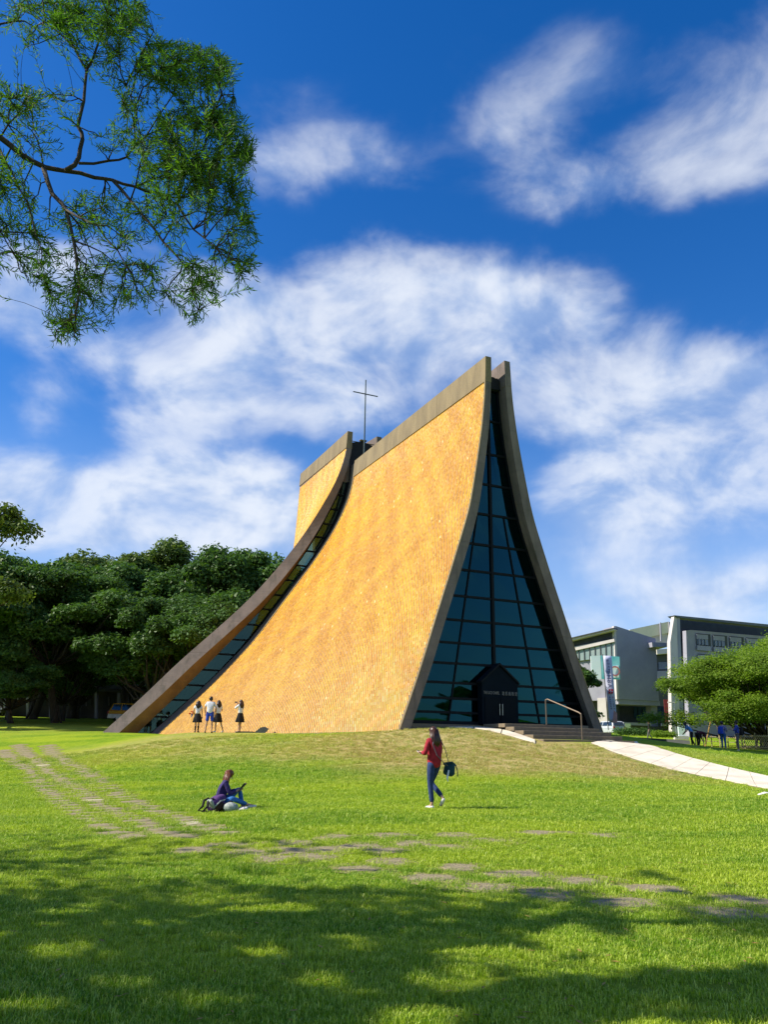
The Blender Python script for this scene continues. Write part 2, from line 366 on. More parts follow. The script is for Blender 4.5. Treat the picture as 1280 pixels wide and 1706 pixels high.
def shrink(P, g=.028):
    P = [np.array(p, float) for p in P]; c = sum(P)/4
    return [p+(c-p)/np.linalg.norm(c-p)*g*1.4 for p in P]
for i in range(len(lo)-1):
    q = [G(*lo[i]), G(*lo[i+1]), G(*up[i+1]), G(*up[i])]
    m = MB(); drape(m, shrink(q)); m.build('paving_slab', M_WALK, walk)
    drape(jb, q, 4, .03, .05)
# the narrow strip left of the steps and the strip going on to the right of them
for A, B in [([(744, 1213.5), (790, 1214.5), (835, 1223), (893, 1240)], [(762, 1209.8), (789, 1209.5), (838, 1217), (893, 1234.5)])]:
    for i in range(len(A)-1):
        q = [G(*A[i]), G(*A[i+1]), G(*B[i+1]), G(*B[i])]
        m = MB(); drape(m, shrink(q)); m.build('paving_slab', M_WALK, walk); drape(jb, q, 4, .03, .05)
jb.build('joint_bed', M_JOINT, walk)

# grass: tufts of blades, thick near the camera, one object
def tuft(nb, R, h, wd, seed):
    r = random.Random(seed); m = MB()
    for _ in range(nb):
        a, q = r.random()*2*PI, R*math.sqrt(r.random()); x, y = q*math.cos(a), q*math.sin(a)
        hh = h*r.uniform(.5, 1.25); d = r.random()*2*PI; ln = hh*r.uniform(.25, 1.0); dx, dy = math.cos(d), math.sin(d); ww = wd*r.uniform(.7, 1.2)
        p1 = (x+dx*ln*.35, y+dy*ln*.35, hh*.6); p2 = (x+dx*ln, y+dy*ln, hh*.9); nx_, ny_ = -dy*ww/2, dx*ww/2
        m.add([(x-nx_, y-ny_, -.01), (x+nx_, y+ny_, -.01), (p1[0]+nx_*.8, p1[1]+ny_*.8, p1[2]), (p1[0]-nx_*.8, p1[1]-ny_*.8, p1[2]), p2], [(0, 1, 2, 3), (3, 2, 4)])
    me = bpy.data.meshes.new('grass_tuft'); me.from_pydata(m.v, [], m.f); me.materials.append(M_BLADE); return me
lib = bpy.data.collections.new('grass_tufts')
for k, (nb, R, h, wd) in enumerate([(70, .11, .030, .0052), (80, .12, .025, .005), (70, .12, .035, .0055), (40, .08, .056, .006)]):
    lib.objects.link(bpy.data.objects.new('grass_tuft', tuft(nb, R, h, wd, k)))
def scatter(dens, y0, y1, smin, smax):
    P = []; 
    x1 = max(abs(ray(-60, 1300)[0]), ray(1340, 1300)[0])
    for ya in np.arange(y0, y1, .5):
        yb = min(ya+.5, y1); hw = yb*.56+.6; n = rng.poisson(dens*2*hw*(yb-ya))
        P.append(np.stack([rng.uniform(-hw, hw, n), rng.uniform(ya, yb, n), rng.uniform(smin, smax, n)], -1))
    return np.concatenate(P)
PT = np.concatenate([scatter(125, 4.0, 9, .85, 1.15), scatter(80, 9, 14, 1.0, 1.35), scatter(42, 14, 22, 1.15, 1.6), scatter(20, 22, 38, 1.3, 1.9)])
S = np.array([(x, y) for x, y, _ in stones]); d2 = np.full(len(PT), 99.0)
for s in S: d2 = np.minimum(d2, ((PT[:, 0]-s[0])/1.15)**2+(PT[:, 1]-s[1])**2)
keep = (d2 > .34**2) | ((d2 > .20**2) & (rng.random(len(PT)) < .6)) | (rng.random(len(PT)) < .10)
u_ = (PT[:, 0]-FX)*cY+(PT[:, 1]-FY)*sY; v_ = -(PT[:, 0]-FX)*sY+(PT[:, 1]-FY)*cY
inch = (v_ > -.1) & (np.abs(u_) < 6+v_*.5)
keep &= ~inch & ~((u_ > -1.6) & (u_ < 4.2) & (v_ > -4.6))
def inpoly(P, poly):
    c = np.zeros(len(P), bool)
    for (a, b), (e, f) in zip(poly, poly[1:]+poly[:1]):
        t = ((b > P[:, 1]) != (f > P[:, 1])) & (P[:, 0] < (e-a)*(P[:, 1]-b)/((f-b) if f != b else 1e-9)+a); c ^= t
    return c
wp = [tuple(G(*q)[:2]) for q in lo]+[tuple(G(*q)[:2]) for q in up[::-1]]
keep &= ~inpoly(PT[:, :2], wp)
wp2 = [tuple(G(*q)[:2]) for q in [(744, 1213.5), (790, 1214.5), (835, 1223), (893, 1240), (893, 1234.5), (838, 1217), (789, 1209.5), (762, 1209.8)]]
keep &= ~inpoly(PT[:, :2], wp2)
PT = PT[keep]; Z = np.concatenate([hgt(c[:, 0], c[:, 1]) for c in np.array_split(PT, 20)])
me = bpy.data.meshes.new('grass'); me.from_pydata([], [], []); me.vertices.add(len(PT))
me.vertices.foreach_set('co', np.stack([PT[:, 0], PT[:, 1], Z], -1).ravel())
at_ = me.attributes.new('sc', 'FLOAT', 'POINT'); at_.data.foreach_set('value', PT[:, 2])
ar = me.attributes.new('rot', 'FLOAT_VECTOR', 'POINT'); ar.data.foreach_set('vector', np.stack([rng.normal(0, .08, len(PT)), rng.normal(0, .08, len(PT)), rng.uniform(0, 6.28, len(PT))], -1).ravel())
longp = np.array([0.5+0.5*math.sin(x*1.3+2*math.sin(y*.9))*math.sin(y*1.7+x*.4) for x, y in PT[:, :2]])
ai = me.attributes.new('idx', 'INT', 'POINT'); ai.data.foreach_set('value', np.where(rng.random(len(PT)) < .02+.25*(longp > .85), 3, rng.integers(0, 3, len(PT))).astype(np.int32))
go = bpy.data.objects.new('grass', me); C.objects.link(go)
tag(go, 'short mown green grass of the lawn in front of the chapel', 'grass', kind='stuff')
ng = bpy.data.node_groups.new('grass_scatter', 'GeometryNodeTree')
ng.interface.new_socket('Geometry', in_out='INPUT', socket_type='NodeSocketGeometry'); ng.interface.new_socket('Geometry', in_out='OUTPUT', socket_type='NodeSocketGeometry')
gi, gout = ng.nodes.new('NodeGroupInput'), ng.nodes.new('NodeGroupOutput')
ci = ng.nodes.new('GeometryNodeCollectionInfo'); ci.inputs['Collection'].default_value = lib; ci.inputs['Separate Children'].default_value = True; ci.inputs['Reset Children'].default_value = True
ip = ng.nodes.new('GeometryNodeInstanceOnPoints'); ip.inputs['Pick Instance'].default_value = True
def na(t, nm):
    n = ng.nodes.new('GeometryNodeInputNamedAttribute'); n.data_type = t; n.inputs['Name'].default_value = nm; return n.outputs['Attribute']
m2p = ng.nodes.new('GeometryNodeMeshToPoints')
L = ng.links
L.new(gi.outputs[0], m2p.inputs['Mesh']); L.new(m2p.outputs[0], ip.inputs['Points']); L.new(ci.outputs[0], ip.inputs['Instance'])
L.new(na('INT', 'idx'), ip.inputs['Instance Index']); L.new(na('FLOAT_VECTOR', 'rot'), ip.inputs['Rotation']); L.new(na('FLOAT', 'sc'), ip.inputs['Scale']); L.new(ip.outputs[0], gout.inputs[0])
md = go.modifiers.new('scatter', 'NODES'); md.node_group = ng

# fallen leaves strewn over the near lawn
fl = MB()
for _ in range(420):
    y = 4.2+13*rng.random()**1.3; x = rng.uniform(-.55, .55)*y*1.0; z = on(x, y)+.022+rng.random()*.012; a = rng.random()*6.28; l = rng.uniform(.02, .045); w2 = l*.28
    c, s_ = math.cos(a), math.sin(a); fl.add([(x-c*l, y-s_*l, z), (x+s_*w2, y-c*w2, z+.006), (x+c*l, y+s_*l, z+.01*rng.random()), (x-s_*w2, y+c*w2, z+.004)], [(0, 1, 2, 3)])
tag(fl.build('fallen_leaves', leafmat('fallen_leaves', (.30, .19, .06), (.42, .30, .08), (.20, .11, .04), .15, .7, 3)), 'small brown and yellow leaves fallen on the near grass', 'leaves', kind='stuff')

# ------------------------------------------------------------------ the chapel
def tab(pts, ex=0):
    P = sorted(pts); z = np.array([p[0] for p in P]); u = np.array([p[1] for p in P])
    # smooth the traced table
    zz = np.linspace(z[0], z[-1], 60); uu = np.interp(zz, z, u)
    for _ in range(6): uu[1:-1] = (uu[:-2]+2*uu[1:-1]+uu[2:])/4
    return lambda q: np.interp(q, zz, uu)
tF = tab([(19.2, .68), (18, .72), (16.9, .79), (15.1, 1.0), (13.0, 1.37), (11.0, 1.75), (9.95, 2.1), (7.8, 2.82), (5.45, 3.66), (3.35, 4.35), (.8, 5.33), (-1, 6.0)])
tS = tab([(18.86, .95), (17.67, 1.03), (16.21, 1.32), (14.43, 2.0), (13.07, 2.72), (11.58, 3.6), (9.03, 5.36), (6.12, 7.33), (3.65, 9.44), (2.11, 10.94), (.38, 12.69), (-1, 14.1)])
tB = tab([(21.26, 1.27), (20.1, 1.3), (19.2, 1.48), (17.87, 1.89), (16.71, 2.39), (15.25, 3.17), (13.82, 3.95), (12.18, 5.0), (11.26, 5.67), (9.58, 6.94), (8.06, 8.25), (6.3, 10.0), (4.42, 11.9), (2.5, 13.59), (1.39, 14.7), (.4, 15.66), (-1, 17)])
tE = tab([(21.85, .67), (20.88, .74), (18.66, .83), (15.3, 1.02), (13, 1.4), (10, 2.2), (5.5, 3.9), (0, 6.0), (-1, 6.4)])
thF = tab([(19.2, .26), (10, .48), (.8, .45), (-1, .45)]); thB = tab([(21.3, .31), (18, .45), (14, .7), (9, .88), (4.5, .92), (-1, .8)])
VS, VB, VE = 16.74, 17.43, 29.5
HF = (19.2, 18.86); HB = (21.26, 21.85)
def front(s, t, off=0.0):      # s 0..1 along the length, t 0..1 up; outer face, side u > 0
    a = np.array([tF(-1+t*(HF[0]+1))-off*thF(-1+t*(HF[0]+1)), 0, -1+t*(HF[0]+1)]); b = np.array([tS(-1+t*(HF[1]+1))-off*thB(-1+t*(HF[1]+1))*.8, VS, -1+t*(HF[1]+1)])
    return a+(b-a)*s
def back(s, t, off=0.0):
    a = np.array([tB(-1+t*(HB[0]+1))-off*thB(-1+t*(HB[0]+1)), VB, -1+t*(HB[0]+1)]); b = np.array([tE(-1+t*(HB[1]+1))-off*.4, VE, -1+t*(HB[1]+1)])
    return a+(b-a)*s
chapel = empty('chapel', (FX, FY, EYE), YAW)
tag(chapel, 'tall tent-shaped chapel clad in yellow tiles with a dark glazed front on the lawn', 'chapel')

def concretemat():
    m = bpy.data.materials.new('weathered_concrete'); m.use_nodes = True; N = NT(m.node_tree); N.n.clear()
    tc = N.n.new('ShaderNodeTexCoord'); o = tc.outputs['Object']
    a = N.node('ShaderNodeTexNoise', Vector=N.vmath('MULTIPLY', o, (1.6, 1.6, .16)), Scale=1.5, Detail=6.0, Roughness=.65).outputs['Fac']
    b = N.node('ShaderNodeTexNoise', Vector=o, Scale=.9, Detail=6.0, Roughness=.65).outputs['Fac']
    c = N.node('ShaderNodeTexNoise', Vector=o, Scale=22.0, Detail=4.0).outputs['Fac']
    col = N.mix(N.smooth(b, .35, .65), (.205, .163, .142), (.15, .121, .108))
    col = N.mix(N.math('MULTIPLY', N.smooth(a, .48, .72), .7), col, (.075, .07, .055))
    col = N.mix(N.math('MULTIPLY', N.smooth(c, .5, .75), .25), col, (.27, .245, .19))
    sp = N.n.new('ShaderNodeSeparateXYZ'); N.l.new(o, sp.inputs[0])
    fr = N.math('FRACT', N.math('DIVIDE', sp.outputs['Z'], 2.05)); ln = N.smooth(N.math('ABSOLUTE', N.math('SUBTRACT', fr, .5)), .0, .012, 1, 0)
    col = N.mix(N.math('MULTIPLY', ln, .35), col, (.10, .09, .07))
    p = N.node('ShaderNodeBsdfPrincipled', Roughness=.88); N.l.new(col, p.inputs['Base Color']); p.inputs['Specular IOR Level'].default_value = .25
    bp = N.node('ShaderNodeBump', Strength=.35, Distance=.03, Height=N.math('SUBTRACT', c, ln)); N.l.new(bp.outputs[0], p.inputs['Normal'])
    N.l.new(p.outputs[0], N.n.new('ShaderNodeOutputMaterial').inputs[0]); return m
M_CON = concretemat()
M_CAP = mat('ridge_concrete', (.24, .182, .10), (.165, .125, .072), .85, 1.2, .3, 20, detail=6, stretch=(1, 1, .25))
M_SOF = mat('bounce_brown_soffit', (.21, .135, .07), (.14, .085, .045), .85, 1.2, .4, 9, detail=7)  # concrete browned to carry the light bounced off the yellow tiles
M_GROUT = mat('tile_grout', (.24, .12, .03), (.18, .09, .02), .9, 8)
def tilemat():
    m = bpy.data.materials.new('glazed_yellow_tile'); m.use_nodes = True; N = NT(m.node_tree); N.n.clear()
    at2 = N.node('ShaderNodeAttribute', _attribute_name='tint')
    p = N.node('ShaderNodeBsdfPrincipled', Roughness=.45); N.l.new(at2.outputs['Color'], p.inputs['Base Color']); p.inputs['Specular IOR Level'].default_value = .22
    N.l.new(p.outputs[0], N.n.new('ShaderNodeOutputMaterial').inputs[0]); return m
M_TILE = tilemat()
M_FRAME = mat('dark_mullion', (.005, .007, .010), (.009, .011, .014), .55, 8, spec=.1)
def glassmat(name, tint, gl, refl, rough=.02):
    m = bpy.data.materials.new(name); m.use_nodes = True; N = NT(m.node_tree); N.n.clear()
    tr = N.node('ShaderNodeBsdfTransparent', Color=(*tint, 1)); g = N.node('ShaderNodeBsdfGlossy', Color=(*gl, 1), Roughness=rough)
    fz = N.node('ShaderNodeFresnel', IOR=1.5).outputs[0]
    ns = N.node('ShaderNodeTexNoise', Vector=N.n.new('ShaderNodeTexCoord').outputs['Object'], Scale=1.3, Detail=2.0).outputs['Fac']
    N.l.new(N.node('ShaderNodeBump', Strength=.04, Distance=.02, Height=ns).outputs[0], g.inputs['Normal'])
    mx = N.node('ShaderNodeMixShader', Fac=N.math('ADD', N.math('MULTIPLY', fz, .9), refl, True)); N.l.new(tr.outputs[0], mx.inputs[1]); N.l.new(g.outputs[0], mx.inputs[2])
    N.l.new(mx.outputs[0], N.n.new('ShaderNodeOutputMaterial').inputs[0]); return m
M_GLASS = glassmat('dark_tinted_glass', (.02, .05, .065), (.05, .26, .32), .10)
M_GLASS2 = glassmat('clear_tinted_glass', (.66, .74, .68), (.24, .46, .46), .045)
M_DARK = mat('dark_interior', (.01, .011, .014), None, .8)

def shellmesh(fn, name, side, nS, nT, t1=1.0):
    m = MB()
    V = []
    for off in (0, 1):
        for j in range(nT+1):
            for i in range(nS+1):
                p = fn(i/nS, j/nT*t1, off); V.append((p[0]*side, p[1], p[2]))
    W_ = nS+1; K = W_*(nT+1); F = []
    for j in range(nT):
        for i in range(nS):
            a = j*W_+i; q = (a, a+1, a+1+W_, a+W_); F.append(q if side > 0 else q[::-1]); r = tuple(K+x for x in q); F.append(r[::-1] if side > 0 else r)
    for j in range(nT):
        for i0 in (0, nS):
            a = j*W_+i0; F.append((a, a+W_, K+a+W_, K+a))
    for i in range(nS):
        a = nT*W_+i; F.append((a, a+1, K+a+1, K+a))
    m.add(V, F); return m
def tiles(fn, side, HT, L0, c0, c1, vmargin, seed, warm):
    """glazed tiles in columns that lean across the shell, each tile its own small raised block"""
    r = np.random.default_rng(seed); vs_, cols = [], []; F = []
    Hs = HT
    for cidx in np.arange(c0, c1, .118):
        h = 0.0; z = -0.3
        while z < 17.9*Hs/19.0:
            v = cidx+.62*z*19/Hs-.0085*z*z; s = v/L0
            t = (z+1)/(Hs+1); tt = (z+.16+1)/(Hs+1)
            if s*L0 < vmargin or s*L0 > L0-vmargin*.6: z += .16; continue
            P = fn(s, t); v2 = cidx+.62*(z+.16)*19/Hs-.0085*(z+.16)**2; Q = fn(v2/L0, tt); Tv = Q-P; ln = np.linalg.norm(Tv); Tv /= ln
            A = fn(s+.01, t)-P; A /= np.linalg.norm(A); Nn = np.cross(Tv, A); Nn /= np.linalg.norm(Nn)
            if Nn[0] < 0: Nn = -Nn
            Rv = np.cross(Nn, Tv)
            wd = .0415; hl = .0805; tl = r.normal(0, .03); tl2 = r.normal(0, .035); hgt_ = .011+r.normal(0, .002)
            b = len(vs_); c = P
            for (a_, b_, k) in ((-1, -1, 0), (1, -1, 0), (1, 1, 0), (-1, 1, 0), (-.60, -.985, 1), (.60, -.985, 1), (.60, .985, 1), (-.60, .985, 1)):
                q = c+Rv*a_*wd+Tv*b_*hl+Nn*(k*(hgt_+a_*tl*wd*6*.3+b_*tl2*hl*.8)+.002)
                vs_.append((q[0]*side, q[1], q[2]))
            for f in ((4, 5, 6, 7), (0, 1, 5, 4), (1, 2, 6, 5), (2, 3, 7, 6), (3, 0, 4, 7)):
                F.append(tuple(b+x for x in (f if side > 0 else f[::-1])))
            n1 = math.sin(s*23+z*.9+2*math.sin(z*1.1+s*9)+seed)*.5+math.sin(s*51-z*2.3+seed)*.5
            cols.append((n1, r.random(), z))
            z += .16*.16/ln if ln > .16 else .16
    me = bpy.data.meshes.new('tile_cladding'); me.from_pydata(vs_, [], F); me.materials.append(M_TILE)
    ca = np.array(cols); a = np.clip(.50+ca[:, 0]*.45+(ca[:, 1]-.5)*.7, 0, 1)[:, None]
    base = np.array(warm[0])*(1-a)+np.array(warm[1])*a; pick = ca[:, 1] > .996; base[pick] = np.array((.72, .50, .17))
    lowz = np.clip(1-ca[:, 2]/6, 0, 1)[:, None]; base = base*(1-.55*lowz)+np.array((.65, .36, .065))*.5*lowz
    base *= (.90+.20*np.random.default_rng(seed+5).random(len(ca)))[:, None]
    c4 = np.concatenate([np.clip(base, 0, .85), np.ones((len(ca), 1))], 1); fc = np.repeat(c4, 20, 0)
    at2 = me.color_attributes.new('tint', 'FLOAT_COLOR', 'CORNER'); at2.data.foreach_set('color', fc.ravel())
    return me
for side, sd in ((-1, 'left'), (1, 'right')):
    fs = shellmesh(front, 'front_shell', side, 14, 46).build('front_shell', M_CON, chapel)
    bs = shellmesh(back, 'rear_shell', side, 12, 46).build('rear_shell', M_CON, chapel)
    for fn, par, HT, L0, c0, sd_ in ((front, fs, 19.0, VS, -9.2, 3), (lambda s, t, off=0: back(s, t, off), bs, 21.4, VE-VB, -9.6, 8)):
        me = tiles(fn, side, HT, L0, c0, L0+.1, .13, sd_, ((.50, .215, .003), (.66, .355, .008)))
        o = bpy.data.objects.new('tile_cladding', me); C.objects.link(o); o.parent = par; o['kind'] = 'stuff'
        # grout bed and its thin border of concrete
    # ridge beams: proud caps over the top 1.25 m, cast in lengths
    for fn, par, HT, cuts, z0 in ((front, fs, HF, [0, .3, .575, 1.0], 17.82), (back, bs, HB, [0, .5, 1.0], 20.02)):
        for a, b in zip(cuts[:-1], cuts[1:]):
            m = MB(); n = 6; V = []
            for i in range(n+1):
                s = a+(b-a)*i/n; s = min(max(s, 0.0), 1.0); H = HT[0]+(HT[1]-HT[0])*s
                g = .004 if 0 < i < n else 0
                zl = z0+(.0 if fn is front else .0)-(0.15*s if fn is front else -.75*s)
                for z in (zl, H+.03):
                    t = (z+1)/(H+1)
                    po = fn(s, min(t, 1.0)); pi = fn(s, min(t, 1.0), 1)
                    dv = (.006 if (i == 0 and a > 0) else -.006 if (i == n and b < 1) else (-.012 if i == 0 else .012 if i == n else 0))
                    V.append(((po[0]+.055)*side, po[1]+dv, z)); V.append(((pi[0]-.02)*side, pi[1]+dv, z))
            F = []
            for i in range(n):
                A, B = i*4, i*4+4
                F += [(A, B, B+2, A+2), (A+1, A+3, B+3, B+1), (A+2, B+2, B+3, A+3), (A, A+1, B+1, B)]
            F += [(0, 2, 3, 1), (n*4, n*4+1, n*4+3, n*4+2)]
            m.add(V, F); m.build('ridge_beam', M_CAP if side < 0 else M_CON, par)
# border strip of plain concrete along the front edge, standing proud of the tiles
for side in (-1, 1):
    par = [o for o in chapel.children if o.name.startswith('front_shell')][0 if side < 0 else 1]
    for fn, s0, s1, tmax, lift in ((front, 0.0, .0062, .942, .05), (front, .9935, 1.0, .942, .05)):
        m = MB(); V = []; n = 44
        for j in range(n+1):
            t = j/n*tmax
            for s, e in ((s0, 0), (s0, lift), (s1, lift), (s1, 0)):
                p = fn(s, t); V.append(((p[0]+e)*side, p[1]+(-.01 if s == 0 else .01 if s == 1 else 0), p[2]))
        F = [(j*4+k, j*4+k+1, (j+1)*4+k+1, (j+1)*4+k) for j in range(n) for k in range(3)]
        m.add(V, F); m.build('edge_strip', M_CAP, par)
# slot return: the front shell goes on as a plain concrete strip up to the side glazing
for side in (-1, 1):
    par = [o for o in chapel.children if o.name.startswith('front_shell')][0 if side < 0 else 1]
    m = MB(); V = []; n = 44
    for j in range(n+1):
        t = j/n; a = front(1.0, t); b = a+(a-front(.9, t))/1.67*.95
        for p, e in ((a, -.10), (b, -.10), (b, -.55), (a, -.55)): V.append(((p[0]+e)*side, p[1]+(.004 if p is a else 0), p[2]))
    F = [(j*4+k, j*4+(k+1) % 4, (j+1)*4+(k+1) % 4, (j+1)*4+k) for j in range(n) for k in range(4)]+[(n*4, n*4+1, n*4+2, n*4+3)]
    m.add(V, F); m.build('slot_return', M_CON, par)

# front glazing: mullions, transoms and single panes on the plane v = 0.75
gz = empty('front_glazing'); gz.parent = chapel
VG = .75; UC = -.2
rows = [1.05, 1.42, 2.04, 2.73, 3.61, 4.55, 5.62, 6.77, 8.05, 9.40, 10.97, 12.54, 14.18, 16.0, 18.2]
def edge(z, sgn): return sgn*(float(tF(z))-float(thF(z))*1.0)+sgn*(float(tS(z))-float(tF(z)))*VG/VS
def um(z): return .86+(10.4-z)*.172
def bar(a, b, w_, d_, name='mullion', par=gz, m_=None, vdir=(0, 1, 0)):
    a, b = np.array(a, float), np.array(b, float); t = (b-a)/np.linalg.norm(b-a); V = np.array(vdir, float); s = np.cross(t, V); s /= np.linalg.norm(s)
    m = MB(); P = []
    for q in (a, b):
        for x, y in ((-1, -1), (1, -1), (1, 1), (-1, 1)): P.append(q+s*x*w_/2+V*y*d_/2)
    m.add(P, [(0, 3, 2, 1), (4, 5, 6, 7), (0, 1, 5, 4), (1, 2, 6, 5), (2, 3, 7, 6), (3, 0, 4, 7)])
    return m.build(name, m_ or M_FRAME, par)
DU0, DU1, DZ, DA = UC-.96, UC+.98, 2.81, 3.56      # gabled porch
for i in range(len(rows)-1):
    z0, z1 = rows[i], rows[i+1]
    cl = [('e', -1), ('m', -1), ('c', 0), ('m', 1), ('e', 1)]
    def U(k, z):
        if k[0] == 'e': return edge(z, k[1])
        if k[0] == 'c': return UC
        u = UC+k[1]*um(z); e = edge(z, k[1]); return max(u, e) if k[1] < 0 else min(u, e)
    for a, b in zip(cl[:-1], cl[1:]):
        P = [(U(a, z0), z0), (U(b, z0), z0), (U(b, z1), z1), (U(a, z1), z1)]
        if P[1][0]-P[0][0] < .08: continue
        m = MB(); tw = random.uniform(-.007, .007)
        m.prism([(p[0], VG+tw*(k-1), p[1]) for k, p in enumerate(P)], (0, .012, 0)); m.build('pane', M_GLASS, gz)
    if i > 0: bar((edge(z0, -1), VG-.01, z0), (edge(z0, 1), VG-.01, z0), .11, .10)
bar((UC, VG-.02, 1.05), (UC, VG-.02, 18.0), .13, .15)
for sg in (-1, 1):
    bar((UC+sg*um(1.05), VG-.015, 1.05), (UC+sg*um(11.0), VG-.015, 11.0), .055, .09)
    for k in range(22):
        za, zb = .9+k*.8, .9+(k+1)*.8; bar((edge(za, sg)-sg*.05, VG-.01, za), (edge(zb, sg)-sg*.05, VG-.01, zb), .12, .12, 'edge_frame')
m = MB(); m.box((0, VG+.0, .82), (10.3, .16, .46)); m.build('plinth', M_FRAME, gz)
# porch
porch = empty('porch'); porch.parent = chapel
M_PORCH = mat('porch_steel', (.002, .006, .011), (.003, .008, .014), .6, 3, spec=.06)
m = MB(); poly = [(DU0, .28, .94), (DU1, .28, .94), (DU1, .28, DZ), (UC, .28, DA), (DU0, .28, DZ)]; m.prism(poly, (0, .40, 0)); m.build('porch_body', M_PORCH, porch)
m = MB()
for a, b in (((DU0-.06, DZ-.05), (UC, DA+.06)), ((UC, DA+.06), (DU1+.06, DZ-.05))):
    m.prism([(a[0], .2, a[1]), (b[0], .2, b[1]), (b[0], .2, b[1]+.09), (a[0], .2, a[1]+.09)], (0, .5, 0))
m.build('porch_roof', M_FRAME, porch)
for x in (-.42, .42):
    m = MB(); m.box((UC+x, .262, 1.55), (.80, .035, 1.18)); dr = m.build('door', mat('porch_door', (.001, .004, .008), None, .5, spec=.08), porch)
    m = MB(); m.tube([(UC+x*.18, .20, 1.35), (UC+x*.18, .20, 1.85)], .018); m.build('handle', mat('steel', (.4, .4, .4), None, .3, metal=1), dr)
M_LET = mat('white_lettering', (.20, .20, .18), None, .7)
def text(s, size, loc, rot, parent, m_, name='lettering', ext=.006, align='LEFT', sp=1.0):
    cu = bpy.data.curves.new(name, 'FONT'); cu.body = s; cu.size = size; cu.extrude = ext; cu.align_x = align; cu.space_character = sp; cu.resolution_u = 2
    tmp = bpy.data.objects.new('t', cu); C.objects.link(tmp); dg = bpy.context.evaluated_depsgraph_get(); me = bpy.data.meshes.new_from_object(tmp.evaluated_get(dg)); bpy.data.objects.remove(tmp); me.materials.clear(); me.materials.append(m_); me.name = name
    o = bpy.data.objects.new(name, me); C.objects.link(o); o.parent = parent; o.location = loc; o.rotation_euler = rot; return o
tx = text('THE LUCE CHAPEL', .20, (DU0+.08, .26, 2.27), (PI/2, 0, 0), porch, M_LET); tx.scale = (.50, 1, 1)
text('路 思 義 教 堂', .19, (UC+.10, .26, 2.26), (PI/2, 0, 0), porch, M_LET).scale = (.72, 1, 1)
# top of the glazed front: dark roof light sunk between the two ridge beams
m = MB()
for (a, b, z) in ((.5, VS, 18.25),):
    m.prism([(-.62, a, z-.5), (.62, a, z-.5), (.62, a, z), (0, a, z+.18), (-.62, a, z)], (0, b-a, 0))
m.build('ridge_light', M_DARK, chapel)
m = MB(); m.prism([(-.95, VB+.35, 17.9), (.95, VB+.35, 17.9), (.98, VB+.35, 20.6), (0, VB+.35, 20.85), (-.98, VB+.35, 20.6)], (0, .5, 0)); rl = m.build('ridge_light', M_DARK, chapel)
m = MB(); m.prism([(-.3, VB+.9, 19.5), (.3, VB+.9, 19.5), (.3, VB+.9, 20.5), (-.3, VB+.9, 20.5)], (0, 10.5, 0)); m.build('ridge_light', M_DARK, chapel)
for k in range(1):
    m = MB(); m.box((0, VB+.34+k*1.9, 20.9), (.5, .3, .06)); m.box((-.55, VB+.4+k*1.9, 20.76), (1.1, .05, .05)); m.box((.55, VB+.4+k*1.9, 20.76), (1.1, .05, .05)); m.build('roof_light_bar', M_CAP, rl)
# cross
M_CROSS = mat('bronze_green', (.05, .085, .09), (.03, .05, .06), .5, 6, metal=.3)
cross = empty('cross', (-.19, VS+.3, 0)); cross.parent = chapel
m = MB(); m.tube([(0, 0, 18.6), (0, 0, 25.33)], [.06, .045], 8); m.box((0, 0, 18.5), (.35, .35, .3)); m.build('upright', M_CROSS, cross)
m = MB(); m.tube([(-.96, 0, 24.22), (.96, 0, 24.22)], .042, 8); m.build('crossbar', M_CROSS, cross)
# the rear shells end in a rib: a splayed weathered face outside, a soffit inside
sofw = tab([(21.3, .02), (14, .05), (9, .42), (4.5, .9), (-1, 1.15)])
for side in (-1, 1):
    par = [o for o in chapel.children if o.name.startswith('rear_shell')][0 if side < 0 else 1]
    for nm, fn in (('rib_face', lambda z: [(float(tB(z))+.01, VB-.003), (float(tB(z))-float(thB(z)), VB-.003-.42*min(1, max(.0, (17-z)/7)))]), ('soffit', lambda z: [(float(tB(z))-float(thB(z)), VB-.003-.42*min(1, max(.0, (17-z)/7))), (float(tB(z))-float(thB(z))-float(sofw(z)), VB+.2), (float(tB(z))-float(thB(z)), VB+.2)])):
        m = MB(); V = []; n = 60; k = None
        for j in range(n+1):
            z = -1+j*(22.2/n); P = fn(z); k = len(P); V += [(p[0]*side, p[1], z) for p in P]
        m.add(V, [(j*k+i, j*k+(i+1) % k, (j+1)*k+(i+1) % k, (j+1)*k+i) for j in range(n) for i in range(k-1)]); m.build(nm, M_CON if nm == 'rib_face' else M_SOF, par)
